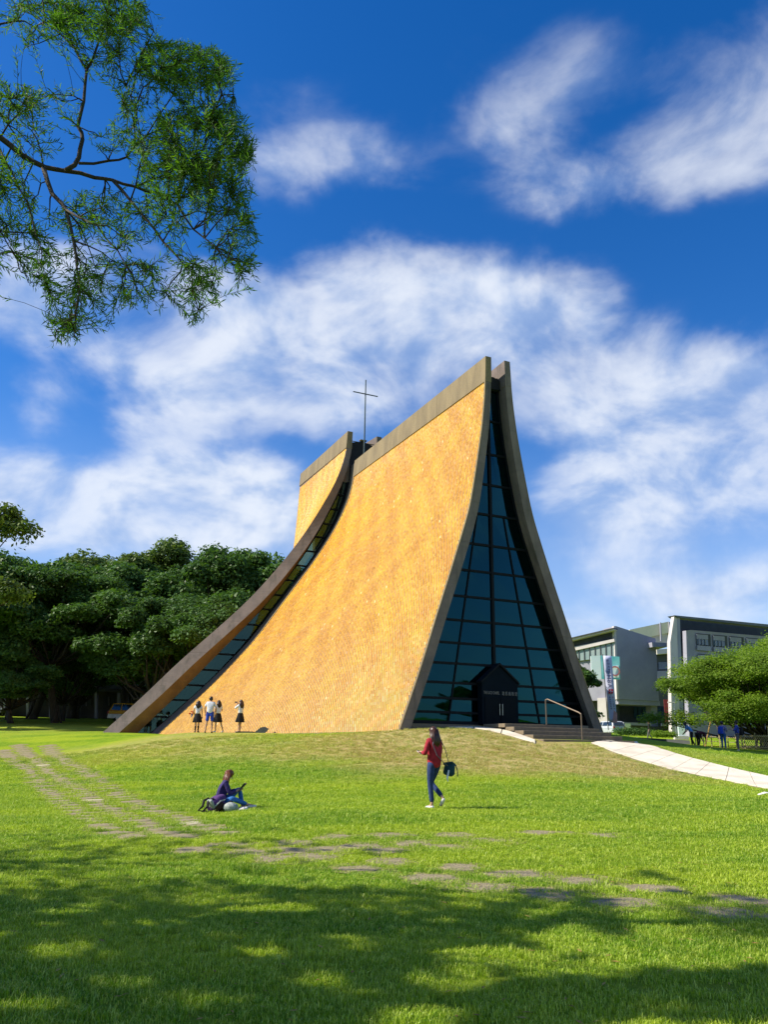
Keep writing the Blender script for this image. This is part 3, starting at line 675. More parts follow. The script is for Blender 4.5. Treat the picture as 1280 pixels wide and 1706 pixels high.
# side glazing in the slots between front and rear shells
for sg in (-1, 1):
    sz = empty('side_glazing'); sz.parent = chapel; VV = VB+.42
    def ua(z): return sg*(float(tS(z))-.18)           # front shell side
    def ub(z): return sg*(float(tB(z))-float(thB(z))*.95-.05-float(sofw(z))*.8)   # rear shell side
    zr = [.2, 1.35, 2.35, 3.25, 4.2, 5.2, 6.15, 7.15, 8.2, 9.2, 10.25, 11.3, 12.35, 13.4, 14.4, 15.5, 16.6, 17.6]
    for i, (za, zb) in enumerate(zip(zr[:-1], zr[1:])):
        m = MB(); m.prism([(ua(za), VV, za), (ub(za), VV, za), (ub(zb), VV, zb), (ua(zb), VV, zb)], (0, .012, 0)); m.build('pane', M_GLASS2, sz)
        bar((ua(za), VV-.01, za), (ub(za), VV-.01, za), .10, .10, par=sz)
        for f, off, w_ in ((ua, .10, .26), (ub, -.06, .14)):
            bar((f(za)+sg*off, VV-.03, za), (f(zb)+sg*off, VV-.03, zb), w_, .14, 'edge_frame', sz)
    m = MB(); m.prism([(sg*1.0, VV-.05, 17.6), (sg*1.6, VV-.05, 17.6), (sg*1.05, VV-.05, 19.3), (sg*.9, VV-.05, 19.3)], (0, .2, 0)); m.build('head_panel', M_CON, sz)
# rear glazing and floor
zz_ = list(np.linspace(.5, 20, 24)); m = MB(); m.prism([(float(tE(z))-.15, VE-.6, z) for z in zz_]+[(-float(tE(z))+.15, VE-.6, z) for z in zz_[::-1]], (0, .02, 0)); m.build('rear_glazing', M_GLASS2, chapel)
M_STEP = mat('granite_step', (.22, .165, .10), (.15, .12, .085), .75, 7, .3, 50)
m = MB(); m.prism([(-5.2, .55, .60), (5.2, .55, .60), (12.2, 17.3, .60), (5.5, 29.0, .60), (-5.5, 29.0, .60), (-12.2, 17.3, .60)], (0, 0, .30)); m.build('floor', M_STEP, chapel)
# kerb of stained concrete along the foot of the left wall
m = MB(); m.prism([(-5.75, -.3, .35), (-13.0, 16.6, .05), (-12.6, 16.6, .05), (-5.2, -.3, .35)], (0, 0, .20)); m.build('footing', M_SOIL, chapel)

# steps up to the doors
steps = empty('entrance_steps', (FX, FY, EYE), YAW); tag(steps, 'flight of five dark stone steps rising to the glazed chapel front', 'steps')
for k, (v0, z, ul, ur) in enumerate([(-1.5, .94, -1.14, 3.35), (-2.12, .80, -1.09, 3.45), (-2.76, .64, -1.05, 3.56), (-3.4, .47, -1.02, 3.62), (-4.0, .29, -.94, 3.75)]):
    m = MB(); vb = [.25, -1.45, -2.05, -2.7, -3.33][k]
    if k == 0: m.box(((ul+ur)/2, (v0+vb)/2, z-.08), (ur-ul, vb-v0, .16))
    else: m.box(((ul+ur)/2, (v0+vb)/2, z-.09), (ur-ul, vb-v0, .18))
    o = m.build('step', M_STEP, steps); bv = o.modifiers.new('bevel', 'BEVEL'); bv.width = .012; bv.segments = 1
m = MB(); m.prism([(-1.05, .2, .05), (-1.05, -1.3, .05), (-1.05, -4.0, -.2), (-1.05, -3.5, .19), (-1.05, -2.8, .37), (-1.05, -2.2, .52), (-1.05, -1.5, .76), (-1.05, .2, .78)], (4.35, 0, 0))
m.build('step_core', M_FRAME, steps)
rail = empty('handrail', (FX, FY, EYE), YAW); tag(rail, 'bent steel tube handrail on the chapel steps', 'handrail')
M_RAIL = mat('rail_steel', (.16, .12, .085), None, .5, metal=.4)
m = MB(); m.tube([(.9, -1.7, 1.98), (.94, -1.78, 2.02), (1.12, -3.7, 1.40), (1.15, -3.8, 1.33)], .032, 8); m.build('rail', M_RAIL, rail)
m = MB(); m.tube([(.9, -1.7, .92), (.9, -1.7, 1.99)], .03, 8); m.build('post', M_RAIL, rail)
m = MB(); m.tube([(1.15, -3.8, .27), (1.15, -3.8, 1.34)], .03, 8); m.build('post', M_RAIL, rail)
# stone slabs lying by the wall
_p = at(437, 1218, 41.0); sl_ = empty('stone_slab', (_p[0], _p[1], on(_p[0], _p[1]))); tag(sl_, 'dark grey wedge of stone leaning at the foot of the tiled wall', 'stone')
m = MB(); m.prism([(-.42, 0, 0), (.38, 0, 0), (.42, 0, .16), (.1, 0, .30), (-.1, 0, .26)], (0, .45, 0)); m.build('wedge', mat('slate', (.13, .13, .12), (.08, .08, .08), .7, 6, .4, 20), sl_)
m = MB(); m.box((-.75, .1, .03), (.6, .5, .06)); m.box((-1.15, .2, .02), (.35, .4, .05)); m.build('flat_slab', mat('slate_flat', (.11, .11, .10), None, .8), sl_)

# ------------------------------------------------------------------ trees
M_BARK = mat('bark', (.06, .048, .036), (.035, .029, .022), .95, 5, .6, 14, stretch=(1, 1, .3))
M_LDARK = leafmat('banyan_leaves', (.035, .085, .022), (.062, .135, .030), (.11, .19, .045), .25, .45, .25)
M_LOLIVE = leafmat('olive_leaves', (.062, .11, .025), (.10, .155, .035), (.15, .20, .05), .25, .5, .25)
M_LFLAME = leafmat('feathery_leaves', (.085, .165, .020), (.145, .235, .024), (.21, .29, .035), .4, .5, .4)
M_LACA = leafmat('acacia_leaves', (.014, .045, .018), (.034, .10, .018), (.15, .29, .020), .38, .6, 1.7)
def leafquads(cent, rad, n, size, flat, up, r, asp=.55):
    """n small leaf sprays near the skin of an ellipsoid clump"""
    d = r.normal(size=(n, 3)); d /= np.linalg.norm(d, axis=1)[:, None]; d[:, 2] = np.where(d[:, 2] < -.35, -d[:, 2]*.6, d[:, 2])
    rr = (r.random(n)**.45)[:, None]*(1+.10*np.sin(d[:, :1]*9+d[:, 1:2]*7+cent[0]))
    P = cent+d*rr*np.array([rad, rad, rad*flat])
    nm = d*.7+r.normal(size=(n, 3))*.55+np.array([0, 0, up]); nm /= np.linalg.norm(nm, axis=1)[:, None]
    a = np.cross(nm, r.normal(size=(n, 3))); a /= np.linalg.norm(a, axis=1)[:, None]; b = np.cross(nm, a)
    s = (size*(.6+.8*r.random(n)))[:, None]
    return P, a*s, b*s*asp
def leafmesh(name, chunks, mats):
    P = np.concatenate([c[0] for c in chunks]); A = np.concatenate([c[1] for c in chunks]); B = np.concatenate([c[2] for c in chunks])
    n = len(P); V = np.stack([P-A, P+B*.9-A*.1, P+A, P-B], 1).reshape(-1, 3)
    me = bpy.data.meshes.new(name); me.vertices.add(4*n); me.vertices.foreach_set('co', V.ravel())
    me.loops.add(4*n); me.loops.foreach_set('vertex_index', np.arange(4*n)); me.polygons.add(n); me.polygons.foreach_set('loop_start', np.arange(n)*4); me.polygons.foreach_set('loop_total', np.full(n, 4))
    me.update(); me.validate(); me.materials.append(mats); return me
def tree_kit(seed, H, R, trunk, nl, nleaf, leaf, flat, material, low=.35, open_=0.0, up=.4):
    """one tree: crown mesh + trunk mesh with limbs to each foliage clump"""
    r = np.random.default_rng(seed); tr = MB(); ch = []
    base = np.array([0, 0, -.3]); top = np.array([r.normal(0, .4), r.normal(0, .4), H*low])
    tr.tube([base, base*.5+top*.5+r.normal(0, .15, 3), top], [trunk*1.25, trunk, trunk*.8], 9)
    for k in range(3): a = k*2.1+r.random(); tr.tube([(math.cos(a)*trunk*1.9, math.sin(a)*trunk*1.9, -.3), (math.cos(a)*trunk*.7, math.sin(a)*trunk*.7, .8), (0, 0, 2.0)], [trunk*.35, trunk*.4, trunk*.3], 5)
    for k in range(nl):
        f = (k+.5)/nl; a = k*2.4+r.normal(0, .3); q = R*math.sqrt(f)*(.95 if k % 3 else .7)
        zc = H*(low+.08)+(H*.92-H*(low+.08))*(1-(q/R)**2*.62)*(1.0, .55, .85, .18, .95)[k % 5]
        c = np.array([math.cos(a)*q, math.sin(a)*q, zc]); rad = R*r.uniform(.30, .44)
        m_ = (top+c)/2+np.array([0, 0, -.08*H])+r.normal(0, .3, 3); tr.tube([top*.96, m_, c], [trunk*.45, trunk*.28, trunk*.1], 5)
        for sub in range(5):
            d = r.normal(size=3); d[2] = abs(d[2])*.6; d /= np.linalg.norm(d); c2 = c+d*rad*.62*np.array([1, 1, flat]); r2 = rad*r.uniform(.42, .66)
            ch.append(leafquads(c2, r2, int(nleaf/nl/6), leaf, flat, up, r)); tr.tube([c, c2], [trunk*.1, trunk*.03], 3, False)
        ch.append(leafquads(c, rad*.8, int(nleaf/nl/6), leaf, flat, up, r))
    cm = leafmesh('crown', ch, material); tm = tr.build('trunk', M_BARK, smooth=True); me = tm.data; bpy.data.objects.remove(tm)
    return cm, me
def plant_tree(name, label, kit, x, y, rz, sc, cat='tree', group=None, szz=1.0, mat_=None, dz=0):
    t = empty(name, (x, y, on(x, y)+dz), rz); t.scale = (sc, sc, sc*szz); tag(t, label, cat, group)
    for nm, me in (('crown', kit[0]), ('trunk', kit[1])):
        o = bpy.data.objects.new(nm, me); C.objects.link(o); o.parent = t
        if nm == 'crown' and mat_: o.material_slots[0].link = 'OBJECT'; o.material_slots[0].material = mat_
    return t
K1 = tree_kit(1, 17.5, 7.5, .42, 30, 96000, .20, .9, M_LDARK, .22)
K2 = tree_kit(2, 16.5, 7.2, .38, 28, 90000, .20, .85, M_LDARK, .2)
K3 = tree_kit(3, 18, 7.0, .34, 24, 60000, .20, .8, M_LDARK, .36)
GB = 'trees standing in the grove behind the lawn'
def W(px, D): d = ray(px, 1180); return d[0]/d[1]*D
for i, (px, D, kit, rz, sc, szz, mt, lab) in enumerate([
    (-60, 66, K2, 0.3, .88, .90, None, 'dark spreading tree cut off by the left edge of the picture, in the grove'),
    (55, 76, K3, 1.2, .98, .86, None, 'tall tree of the grove with bare trunks showing sky between them'),
    (120, 84, K1, 2.2, 1.04, .93, M_LOLIVE, 'olive green tree with a feathery top above the long low building'),
    (95, 66, K3, 4.0, .78, .9, None, 'shorter dark tree in front of the feathery topped one'),
    (205, 78, K1, .8, .93, .93, None, 'broad dome of dark leaves behind the yellow taxi'),
    (262, 82, K2, 5.1, 1.08, .97, M_LOLIVE, 'highest rounded tree in the middle of the grove'),
    (255, 64, K1, 3.3, .66, .88, None, 'lower leafy tree whose branches hang over the end of the low roof'),
    (345, 76, K2, 2.0, .98, .97, None, 'dense green tree rising behind the slanting concrete rib'),
    (412, 78, K1, 4.4, .98, .98, None, 'green tree touching the middle of the slanting concrete rib'),
    (470, 88, K2, 1.0, 1.02, .95, None, 'tree half hidden behind the rear shell of the chapel'),
    (330, 62, K2, .4, .62, .92, None, 'low bushy tree close behind the foot of the slanting rib'),
    (-190, 62, K1, 2.2, .9, .9, None, 'large unseen tree added left of the picture to shade the far edge of the lawn'),  # out of view, added to shade the grass under the grove
    (-120, 74, K2, 1.4, 1.0, .9, None, 'unseen tree added for shade just left of the picture behind the shaded car'),  # second unseen tree, added for the same shade
    (20, 62, K2, 4.9, .42, .75, None, 'small bushy tree at the left edge of the grove near the shaded car'),
    (-10, 88, K1, 2.9, 1.0, .95, None, 'deep shaded tree at the back of the grove by the left edge'),
    (180, 100, K2, 3.9, 1.1, .8, None, 'distant tree closing the gap behind the long low building'),
    (15, 70, K1, 1.9, .55, .8, None, 'low dark tree filling the left of the grove under the tall crowns'),
    (105, 72, K2, 3.1, .5, .9, None, 'small dark tree in front of the left end of the low roof'),
    (130, 84, K1, 5.1, .42, .85, None, 'small tree standing before the low building left of the taxi'),
    (60, 104, K1, 5.9, 1.1, .72, None, 'distant tree seen through the trunks at the left of the grove')]):
    plant_tree('broadleaf_tree', lab, kit, W(px, D), D, rz, sc, group=GB, szz=szz, mat_=mt)
K4 = tree_kit(14, 7.2, 6.4, .24, 46, 150000, .085, .62, M_LFLAME, .10, up=1.0)
g = at(1238, 1215, 56)
plant_tree('spreading_tree', 'wide light green tree with flat feathery layers in front of the grey building', K4, g[0]+1.1, 56, .4, .94, szz=.92)
plant_tree('spreading_tree', 'light green tree reaching in from the right edge behind the standing students', K4, at(1370, 1215, 60)[0], 60, 2.4, 1.05, szz=1.12)
for i, (px, D, kit, rz, sc, lab) in enumerate([(1195, 84, K1, 1.0, .40, 'dark low tree under the left part of the wide light green tree'), (1262, 88, K2, 2.0, .46, 'dark tree behind the bamboo fence, below the feathery branches'), (1335, 84, K1, 3.0, .48, 'dark tree at the right edge behind the bamboo fence'), (1228, 100, K2, 4.0, .42, 'distant dark tree between the two students and the office building')]):
    plant_tree('shade_tree', lab, kit, W(px, D), D, rz, sc)
K5 = tree_kit(21, 7.5, 3.0, .16, 16, 16000, .15, .95, M_LDARK, .15)
plant_tree('small_tree', 'small dark tree peeping out beside the right rib of the chapel front', K5, at(948, 1200, 66)[0], 66, 1.0, .86)
K6 = tree_kit(31, 15, 6.0, .26, 16, 26000, .14, .75, M_LOLIVE, .4)
plant_tree('tall_tree', 'thin leaved tree leaning in over the grove from the left edge', K6, W(-178, 52), 52, 1.0, 1.12)
# trees on the far side of the lawn to the right, beyond the picture but mirrored in the front glazing
for x, y, k, s, lab in [(72, 22, K5, .75, 'small tree far out on the right of the lawn, mirrored low in the glazing'), (78, 6, K5, .85, 'round tree far right of the lawn beside a palm, mirrored in the glazing'), (64, -6, K3, .38, 'short tree far right of the lawn nearest the camera, mirrored in the glazing'), (70, 34, K5, .7, 'bushy tree far right of the lawn beyond the small one, mirrored in the glazing')]:
    plant_tree('lawn_tree', lab, k, x, y, s*7, s)
def palm(x, y, H):
    t = empty('palm_tree', (x, y, on(x, y))); tag(t, 'slender palm far out on the right, mirrored as a silhouette in the front glazing', 'palm')
    m = MB(); m.tube([(0, 0, -.2), (.2, 0, H*.5), (.1, .1, H)], [.22, .15, .12], 8); m.build('trunk', M_BARK, t)
    for k in range(16):
        m = MB(); a = k*2.4; el = random.uniform(.0, 1.1); P = [(0.1, .1, H)]
        for j in range(1, 7): s = j/6*2.6; P.append((.1+math.cos(a)*s*math.cos(el*.6), .1+math.sin(a)*s*math.cos(el*.6), H+s*math.sin(el)-.22*s*s))
        m.tube(P, .03, 4)
        for j in range(1, 7):
            for q in (-1, 1):
                p = np.array(P[j]); n_ = np.array([-math.sin(a)*q, math.cos(a)*q, -.5])*.55; d = (p-np.array(P[j-1]))*.55
                m.add([p-d*.4, p+d*.4, p+n_+d], [(0, 1, 2)])
        m.build('frond', M_LDARK, t)
palm(60, 13.5, 8.3)

# ------------------------------------------------------------------ overhanging acacia: limbs follow the picture at 6.5 to 9 m
def A(px, py, D): return at(px, py, D)
ac = empty('overhanging_acacia', (-9.5, 6.6, on(-9.5, 6.6))); tag(ac, 'acacia whose limb hangs into the upper left of the sky, narrow curved leaves', 'tree')
off = np.array([-9.5, 6.6, on(-9.5, 6.6)])
tr = MB(); tr.tube([(0, 0, -.3), (.1, .1, 1.5), (.35, .1, 3.0), (.9, .0, 4.3)], [.30, .24, .21, .17], 12)
tr.tube([(.9, 0, 4.3), (.4, .6, 6.0), (.1, 1.2, 8.0)], [.15, .12, .06], 8); tr.tube([(.35, .1, 3.0), (-.8, -1.0, 5.0), (-1.6, -2.0, 7.6)], [.15, .12, .05], 8)
tr.build('trunk', M_BARK, ac, True)
SK = {
 'main': ([(-260, 205), (-120, 210), (0, 229), (37, 259), (75, 279), (109, 285), (157, 296), (187, 300), (225, 311), (262, 322), (300, 330)], 6.9, 7.3, .062, .012),
 'up': ([(109, 284), (131, 262), (137, 232), (129, 210), (139, 169), (144, 116)], 7.0, 7.1, .026, .015),
 'up1': ([(144, 116), (124, 81), (75, 37), (30, 10)], 7.1, 7.3, .014, .005), 'up2': ([(144, 116), (157, 90), (172, 49), (182, 0), (190, -60)], 7.1, 6.9, .015, .006),
 'dn1': ([(72, 280), (86, 322), (109, 349), (122, 401), (127, 442), (133, 480), (124, 525)], 6.95, 6.6, .026, .004),
 'dn1b': ([(109, 349), (161, 375), (195, 416), (225, 469)], 6.8, 6.5, .013, .004), 'dn1c': ([(122, 401), (169, 420), (210, 442)], 6.7, 6.9, .009, .003),
 'dn2': ([(187, 300), (217, 334), (255, 379), (292, 424), (319, 450), (330, 517)], 7.1, 6.7, .018, .004),
 'dn3': ([(262, 322), (296, 341), (322, 382), (360, 412), (397, 450)], 7.2, 6.9, .014, .004),
 'rt': ([(131, 272), (180, 268), (210, 262), (244, 225), (289, 157)], 7.0, 7.5, .016, .006), 'rt2': ([(225, 240), (225, 180), (210, 142)], 7.3, 7.2, .008, .004),
 'rt3': ([(244, 225), (300, 206), (345, 190), (375, 170)], 7.4, 7.6, .009, .003), 'rt4': ([(225, 311), (280, 290), (330, 262), (390, 262)], 7.2, 7.6, .012, .003),
 'l1': ([(0, 250), (22, 292), (45, 337), (60, 394), (70, 440)], 6.9, 6.6, .012, .004), 'l2': ([(-120, 210), (-60, 300), (-20, 350), (20, 420)], 6.9, 6.8, .02, .004),
 'tl': ([(-120, 205), (-60, 90), (0, 40), (40, 35), (70, 60)], 6.9, 7.4, .02, .005), 'll': ([(0, 229), (30, 190), (60, 170), (100, 150)], 7.0, 7.4, .01, .003)}
nodes = []
limbs = MB()
prev = np.array([.9, 0, 4.3])
for k, (pts, d0, d1, r0, r1) in SK.items():
    n = len(pts); P = [A(px, py, d0+(d1-d0)*i/(n-1))-off for i, (px, py) in enumerate(pts)]
    if k == 'main': P = [prev, (prev+P[0])/2+np.array([0, 0, .35])]+P; n += 2
    Q = []
    for i in range(n-1):
        for s in (0, .5): Q.append(np.array(P[i])*(1-s)+np.array(P[i+1])*s+rng.normal(0, .012, 3)*(s > 0))
    Q.append(P[-1]); rr = [r0*(1-i/(len(Q)-1))+r1*i/(len(Q)-1) for i in range(len(Q))]
    if k == 'main': rr = [.15, .14, .12, .10, .085]+[x*.72 for x in rr[5:]]
    lb = MB(); lb.tube(Q, rr, 7); lb.build('limb', M_BARK, ac, True); nodes += [q for q in Q if True]
nodes = np.array(nodes)
CL = [(310, 115, 78, 45, 95, .28), (360, 125, 40, 40, 30, .3), (340, 235, 88, 62, 120, .35), (300, 300, 70, 40, 60, .35), (370, 330, 60, 45, 50, .35), (200, 105, 62, 45, 55, .3), (245, 60, 45, 40, 22, .3), (160, 25, 85, 42, 80, .3), (225, 20, 25, 45, 20, .3),
      (60, 25, 60, 38, 50, .3), (60, 75, 40, 25, 12, .3), (98, 165, 42, 26, 34, .2), (30, 185, 45, 50, 45, .3), (20, 150, 30, 25, 15, .3), (60, 240, 45, 40, 30, .3), (20, 330, 45, 60, 42, .35), (60, 400, 60, 50, 45, .35), (60, 450, 35, 40, 18, .3),
      (110, 470, 60, 40, 40, .35), (130, 530, 55, 45, 42, .35), (95, 550, 35, 25, 14, .3), (200, 470, 70, 45, 50, .4), (240, 490, 50, 30, 22, .3), (330, 490, 42, 55, 42, .3), (300, 440, 60, 40, 34, .3), (385, 400, 48, 60, 52, .3), (410, 450, 22, 40, 18, .3),
      (405, 340, 30, 35, 20, .3), (395, 265, 32, 35, 26, .3), (250, 370, 70, 38, 44, .4), (150, 350, 60, 35, 36, .4), (230, 200, 50, 55, 50, .35), (180, 240, 30, 25, 14, .2), (370, 190, 32, 40, 26, .3), (300, 185, 30, 25, 12, .3), (170, 400, 50, 40, 30, .4), (260, 255, 40, 30, 22, .3),
      (-80, 100, 80, 90, 40, .5), (-60, 320, 80, 120, 60, .5), (-40, 440, 50, 50, 20, .4), (-160, 220, 90, 120, 40, .6), (120, -60, 140, 40, 60, .5)]
r = np.random.default_rng(5)
# side branches reach from the limbs into every clump of foliage
extra = []; sb_ = MB()
for (cx, cy, rx, ry, n, dd) in CL:
    for _ in range(max(3, n//9)):
        a, q = r.random()*2*PI, .25+.6*r.random(); tip = A(cx+rx*q*math.cos(a), cy+ry*q*math.sin(a), 7.1+r.normal(0, dd*.8))-off
        k = np.argmin(((nodes-tip)**2).sum(1)); nd = nodes[k]; L_ = np.linalg.norm(tip-nd)
        if L_ < .12: continue
        m1 = nd+(tip-nd)*.35+r.normal(0, .06, 3)*L_+np.array([0, 0, .07*L_]); m2 = nd+(tip-nd)*.7+r.normal(0, .05, 3)*L_+np.array([0, 0, .04*L_])
        sb_.tube([nd, m1, m2, tip], [.009, .0075, .006, .004], 4, False); extra += [m1, m2, (m2+tip)/2, tip]
sb_.build('side_branches', M_BARK, ac)['kind'] = 'stuff'
nodes = np.concatenate([nodes, np.array(extra)])
lv, lf = [], []; tw = MB()
for (cx, cy, rx, ry, n, dd) in CL:
    for _ in range(int(n*(.85 if n < 35 else 1.7 if n < 60 else 4.4))):
        a, q = r.random()*2*PI, math.sqrt(r.random())
        D = 7.1+r.normal(0, dd); tip = A(cx+rx*q*math.cos(a), cy+ry*q*math.sin(a), D)-off
        k = np.argmin(((nodes-tip)**2).sum(1)+r.random(len(nodes))*.04); nd = nodes[k]; v = tip-nd; L_ = np.linalg.norm(v)
        if L_ < .05 or L_ > .8: continue
        sag = np.array([0, 0, -.06*L_]); mid = (nd+tip)/2+r.normal(0, .05, 3)*L_-sag*1.2
        path_ = [nd*(1-s)**2+2*mid*s*(1-s)+tip*s*s for s in np.linspace(0, 1, 5)]
        tw.tube(path_, [.0035, .003, .0026, .002, .0016], 3, False)
        tl = min(L_, .30); s0 = 1-tl/L_
        for s in np.linspace(s0, 1.03, max(6, int(tl/.016))):
            p = nd*(1-s)**2+2*mid*s*(1-s)+tip*s*s; tg = (2*(mid-nd)*(1-s)+2*(tip-mid)*s); tg /= np.linalg.norm(tg)+1e-9
            d = np.cross(tg, r.normal(size=3)); d /= np.linalg.norm(d)+1e-9; dr = tg*.75+d*.75+np.array([0, 0, -.1]); dr /= np.linalg.norm(dr)
            ll = .082*r.uniform(.7, 1.2); wv = np.cross(dr, r.normal(size=3)); wv /= np.linalg.norm(wv); wv *= .0056; cv = np.cross(dr, wv); cv = cv/np.linalg.norm(cv)*ll*.13*r.choice([-1, 1])
            b = len(lv); lv += [p-wv*.4, p+wv*.4, p+dr*ll*.5+wv+cv, p+dr*ll*.5-wv+cv, p+dr*ll+cv*.1]; lf += [(b, b+1, b+2, b+3), (b+3, b+2, b+4)]
tw.build('twigs', M_BARK, ac)['kind'] = 'stuff'
me = bpy.data.meshes.new('foliage'); me.from_pydata([tuple(p) for p in lv], [], lf); me.materials.append(M_LACA)
fo = bpy.data.objects.new('foliage', me); C.objects.link(fo); fo.parent = ac; fo['kind'] = 'stuff'

# the crowns of the two acacias left of the camera, out of the frame; their shade dapples the near grass
def shade(px, py):
    """how deep in shade the photograph shows this bit of lawn, 0..1"""
    s = 0.0
    if py > 1405 and py < 1442 and px < 690: s = .9*max(0, 1-((py-1424)/20)**2)
    if px < 430 and 1425 < py < 1500: s = max(s, .8)
    e = lambda x, y, a, b: ((px-x)/a)**2+((py-y)/b)**2 < 1
    edge_ = 1480 if px < 900 else 1590
    if 300 < px < 660 and py > 1478+abs(px-520)*.06: s = 1
    if py > 1520 and px < 1000: s = 1
    if px <= 300 and py > 1490: s = 1
    if px >= 640 and py > 1500 and px < 860: s = max(s, .85)
    for x, y, a, b in [(1180, 1458, 110, 14), (1230, 1490, 110, 14), (900, 1500, 120, 16), (1000, 1545, 60, 40), (700, 1500, 90, 22), (1190, 1640, 170, 60), (1000, 1660, 230, 40), (1100, 1600, 60, 40), (620, 1424, 80, 9), (280, 1455, 30, 22)]:
        if e(x, y, a, b): s = max(s, .95)
    for x, y, a, b in [(200, 1640, 70, 12), (420, 1590, 50, 9), (330, 1672, 80, 12), (700, 1690, 90, 12), (120, 1545, 50, 8), (430, 1515, 60, 10), (620, 1660, 40, 9), (1100, 1680, 60, 9), (30, 1560, 40, 8), (430, 1452, 230, 13), (250, 1535, 62, 14), (560, 1452, 160, 22), (120, 1592, 70, 12), (530, 1640, 50, 18), (1000, 1600, 80, 26), (940, 1570, 50, 20), (60, 1682, 60, 12), (1190, 1560, 110, 36), (760, 1640, 70, 18), (800, 1596, 80, 12),
                       (1170, 1590, 90, 26), (60, 1465, 60, 6), (340, 1500, 30, 8), (900, 1620, 40, 14), (600, 1580, 40, 8), (130, 1520, 40, 7)]:
        if e(x, y, a*1.3, b*1.45): s *= .03
    return s
lc = []; cent = []
rr_ = np.random.default_rng(9); tries = 0
while len(cent) < 2600 and tries < 26000:
    tries += 1; px, py = rr_.uniform(-350, 1500), 1400+330*rr_.random()**.8
    if py > 1700 and rr_.random() < .5: py = rr_.uniform(1700, 2000)
    qx = px if 0 <= px <= 1280 else (40 if px < 0 else 1240)
    if rr_.random() > shade(qx, min(py, 1700)): continue
    gp = G(px, py); 
    hh = rr_.uniform(6.2, 9.2); t = hh/SUNV[2]; P = gp+SUNV*t
    X, Y = proj(P)
    if not np.isnan(X) and X > -110 and P[1] > .5: continue
    cent.append(P)
for _ in range(260):   # the rest of the crowns, further left
    P = np.array([rr_.uniform(-17, -11), rr_.uniform(2, 13), rr_.uniform(6, 10)])
    cent.append(P)
cent = np.array(cent)
ac2 = empty('acacia_tree', (-13.5, 10.5, on(-13.5, 10.5))); tag(ac2, 'acacia standing left of the lawn whose shade falls along the stone path', 'tree')
off2 = np.array([-13.5, 10.5, on(-13.5, 10.5)])
far_ = cent[:, 1] > 8.2
for tree_, o_, sel, top_ in ((ac, off, cent[~far_], np.array([.4, .6, 6.0])), (ac2, off2, cent[far_], np.array([.2, 0, 4.5]))):
    if len(sel) == 0: continue
    Lc = sel-o_; ch = []; rg = np.random.default_rng(3)
    for c in Lc: ch.append(leafquads(c, .15, 18, .078, .7, .3, rg, .34))
    cme = leafmesh('crown', ch, M_LACA); o = bpy.data.objects.new('crown', cme); C.objects.link(o); o.parent = tree_
    K = Lc[rg.permutation(len(Lc))[:16]]; tb = MB()
    for c in K: tb.tube([top_, (top_+c)/2+np.array([0, 0, -.4]), c], [.07, .04, .015], 5)
    lab = np.argmin(((Lc[:, None]-K[None])**2).sum(-1), 1)
    for c, j in list(zip(Lc, lab))[::3]: tb.tube([K[j], c], [.007, .003], 3, False)
    tb.build('branches', M_BARK, tree_)['kind'] = 'stuff'
tb = MB(); tb.tube([(0, 0, -.3), (.1, 0, 2), (.2, 0, 4.5)], [.24, .19, .14], 10); tb.build('trunk', M_BARK, ac2, True)
# a lamp post left of the path, its shadow lies across the stones
lp = G(-150, 1277); post = empty('lamp_post', (lp[0]-1.5, lp[1], on(lp[0], lp[1]))); tag(post, 'thin lamp post just outside the left edge, its shadow crossing the stone path', 'lamp post')
m = MB(); m.tube([(0, 0, 0), (0, 0, 5.2)], [.07, .05], 8); m.build('pole', M_FRAME, post)
m = MB(); m.lathe([(.0, 5.5), (.16, 5.42), (.18, 5.3), (.05, 5.15)], 10); m.build('lamp_head', M_FRAME, post)

# ------------------------------------------------------------------ buildings in the distance
M_BCON = mat('grey_fair_concrete', (.33, .325, .38), (.265, .262, .315), .9, .35, .15, 3, detail=6)
M_BLITE = mat('pale_concrete', (.60, .545, .52), (.52, .475, .45), .85, .5, .1, 3)
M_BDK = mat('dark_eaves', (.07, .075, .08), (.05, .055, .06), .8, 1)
M_BWIN = mat('window_glass_far', (.05, .10, .13), (.03, .06, .09), .12, .6, spec=.8)
M_BTEAL = mat('pale_glazed_gallery', (.22, .30, .30), (.30, .36, .34), .25, .8, spec=.6)
class Face:
    """a vertical wall plane through the picture column x0 at distance D, running at angle th"""
    def __init__(s, x0, D, th): d = ray(x0, 1150); s.p = np.array([d[0]/d[1]*D, D]); s.t = np.array([math.cos(th), math.sin(th)]); s.n = np.array([s.t[1], -s.t[0]])
    def pt(s, px, py, off=0.0):
        d = ray(px, py); p = s.p+s.n*off; k = (s.n@p)/(s.n@d[:2]); q = d*k; q[2] += EYE; return q
    def poly(s, m, pts, off=0.0, th=.3):
        P = [s.pt(px, py, off) for px, py in pts]; m.prism(P, (-s.n[0]*th, -s.n[1]*th, 0)); return P
def fp(face, name, pts, off, th, m_, par):
    m = MB(); face.poly(m, pts, off, th); return m.build(name, m_, par)
ba = empty('lecture_building', (0, 0, 0)); tag(ba, 'grey concrete building with a slanting blank gable and a banner wall beside the chapel', 'building')
FA = Face(1026, 104, .30)
fp(FA, 'gable_wall', [(1027, 1043), (1093, 1064), (1099, 1168), (1031, 1165)], 0, 3, M_BCON, ba)
fp(FA, 'gable_sunlit_edge', [(1023.5, 1043), (1027, 1043), (1032, 1165), (1028.5, 1165)], .05, .5, M_BLITE, ba)  # sunlit slab edge, its light put into the paler material
fp(FA, 'gable_base', [(1031, 1165.3), (1100, 1168.3), (1101, 1176), (1031, 1173)], -.1, 3, M_BCON, ba)
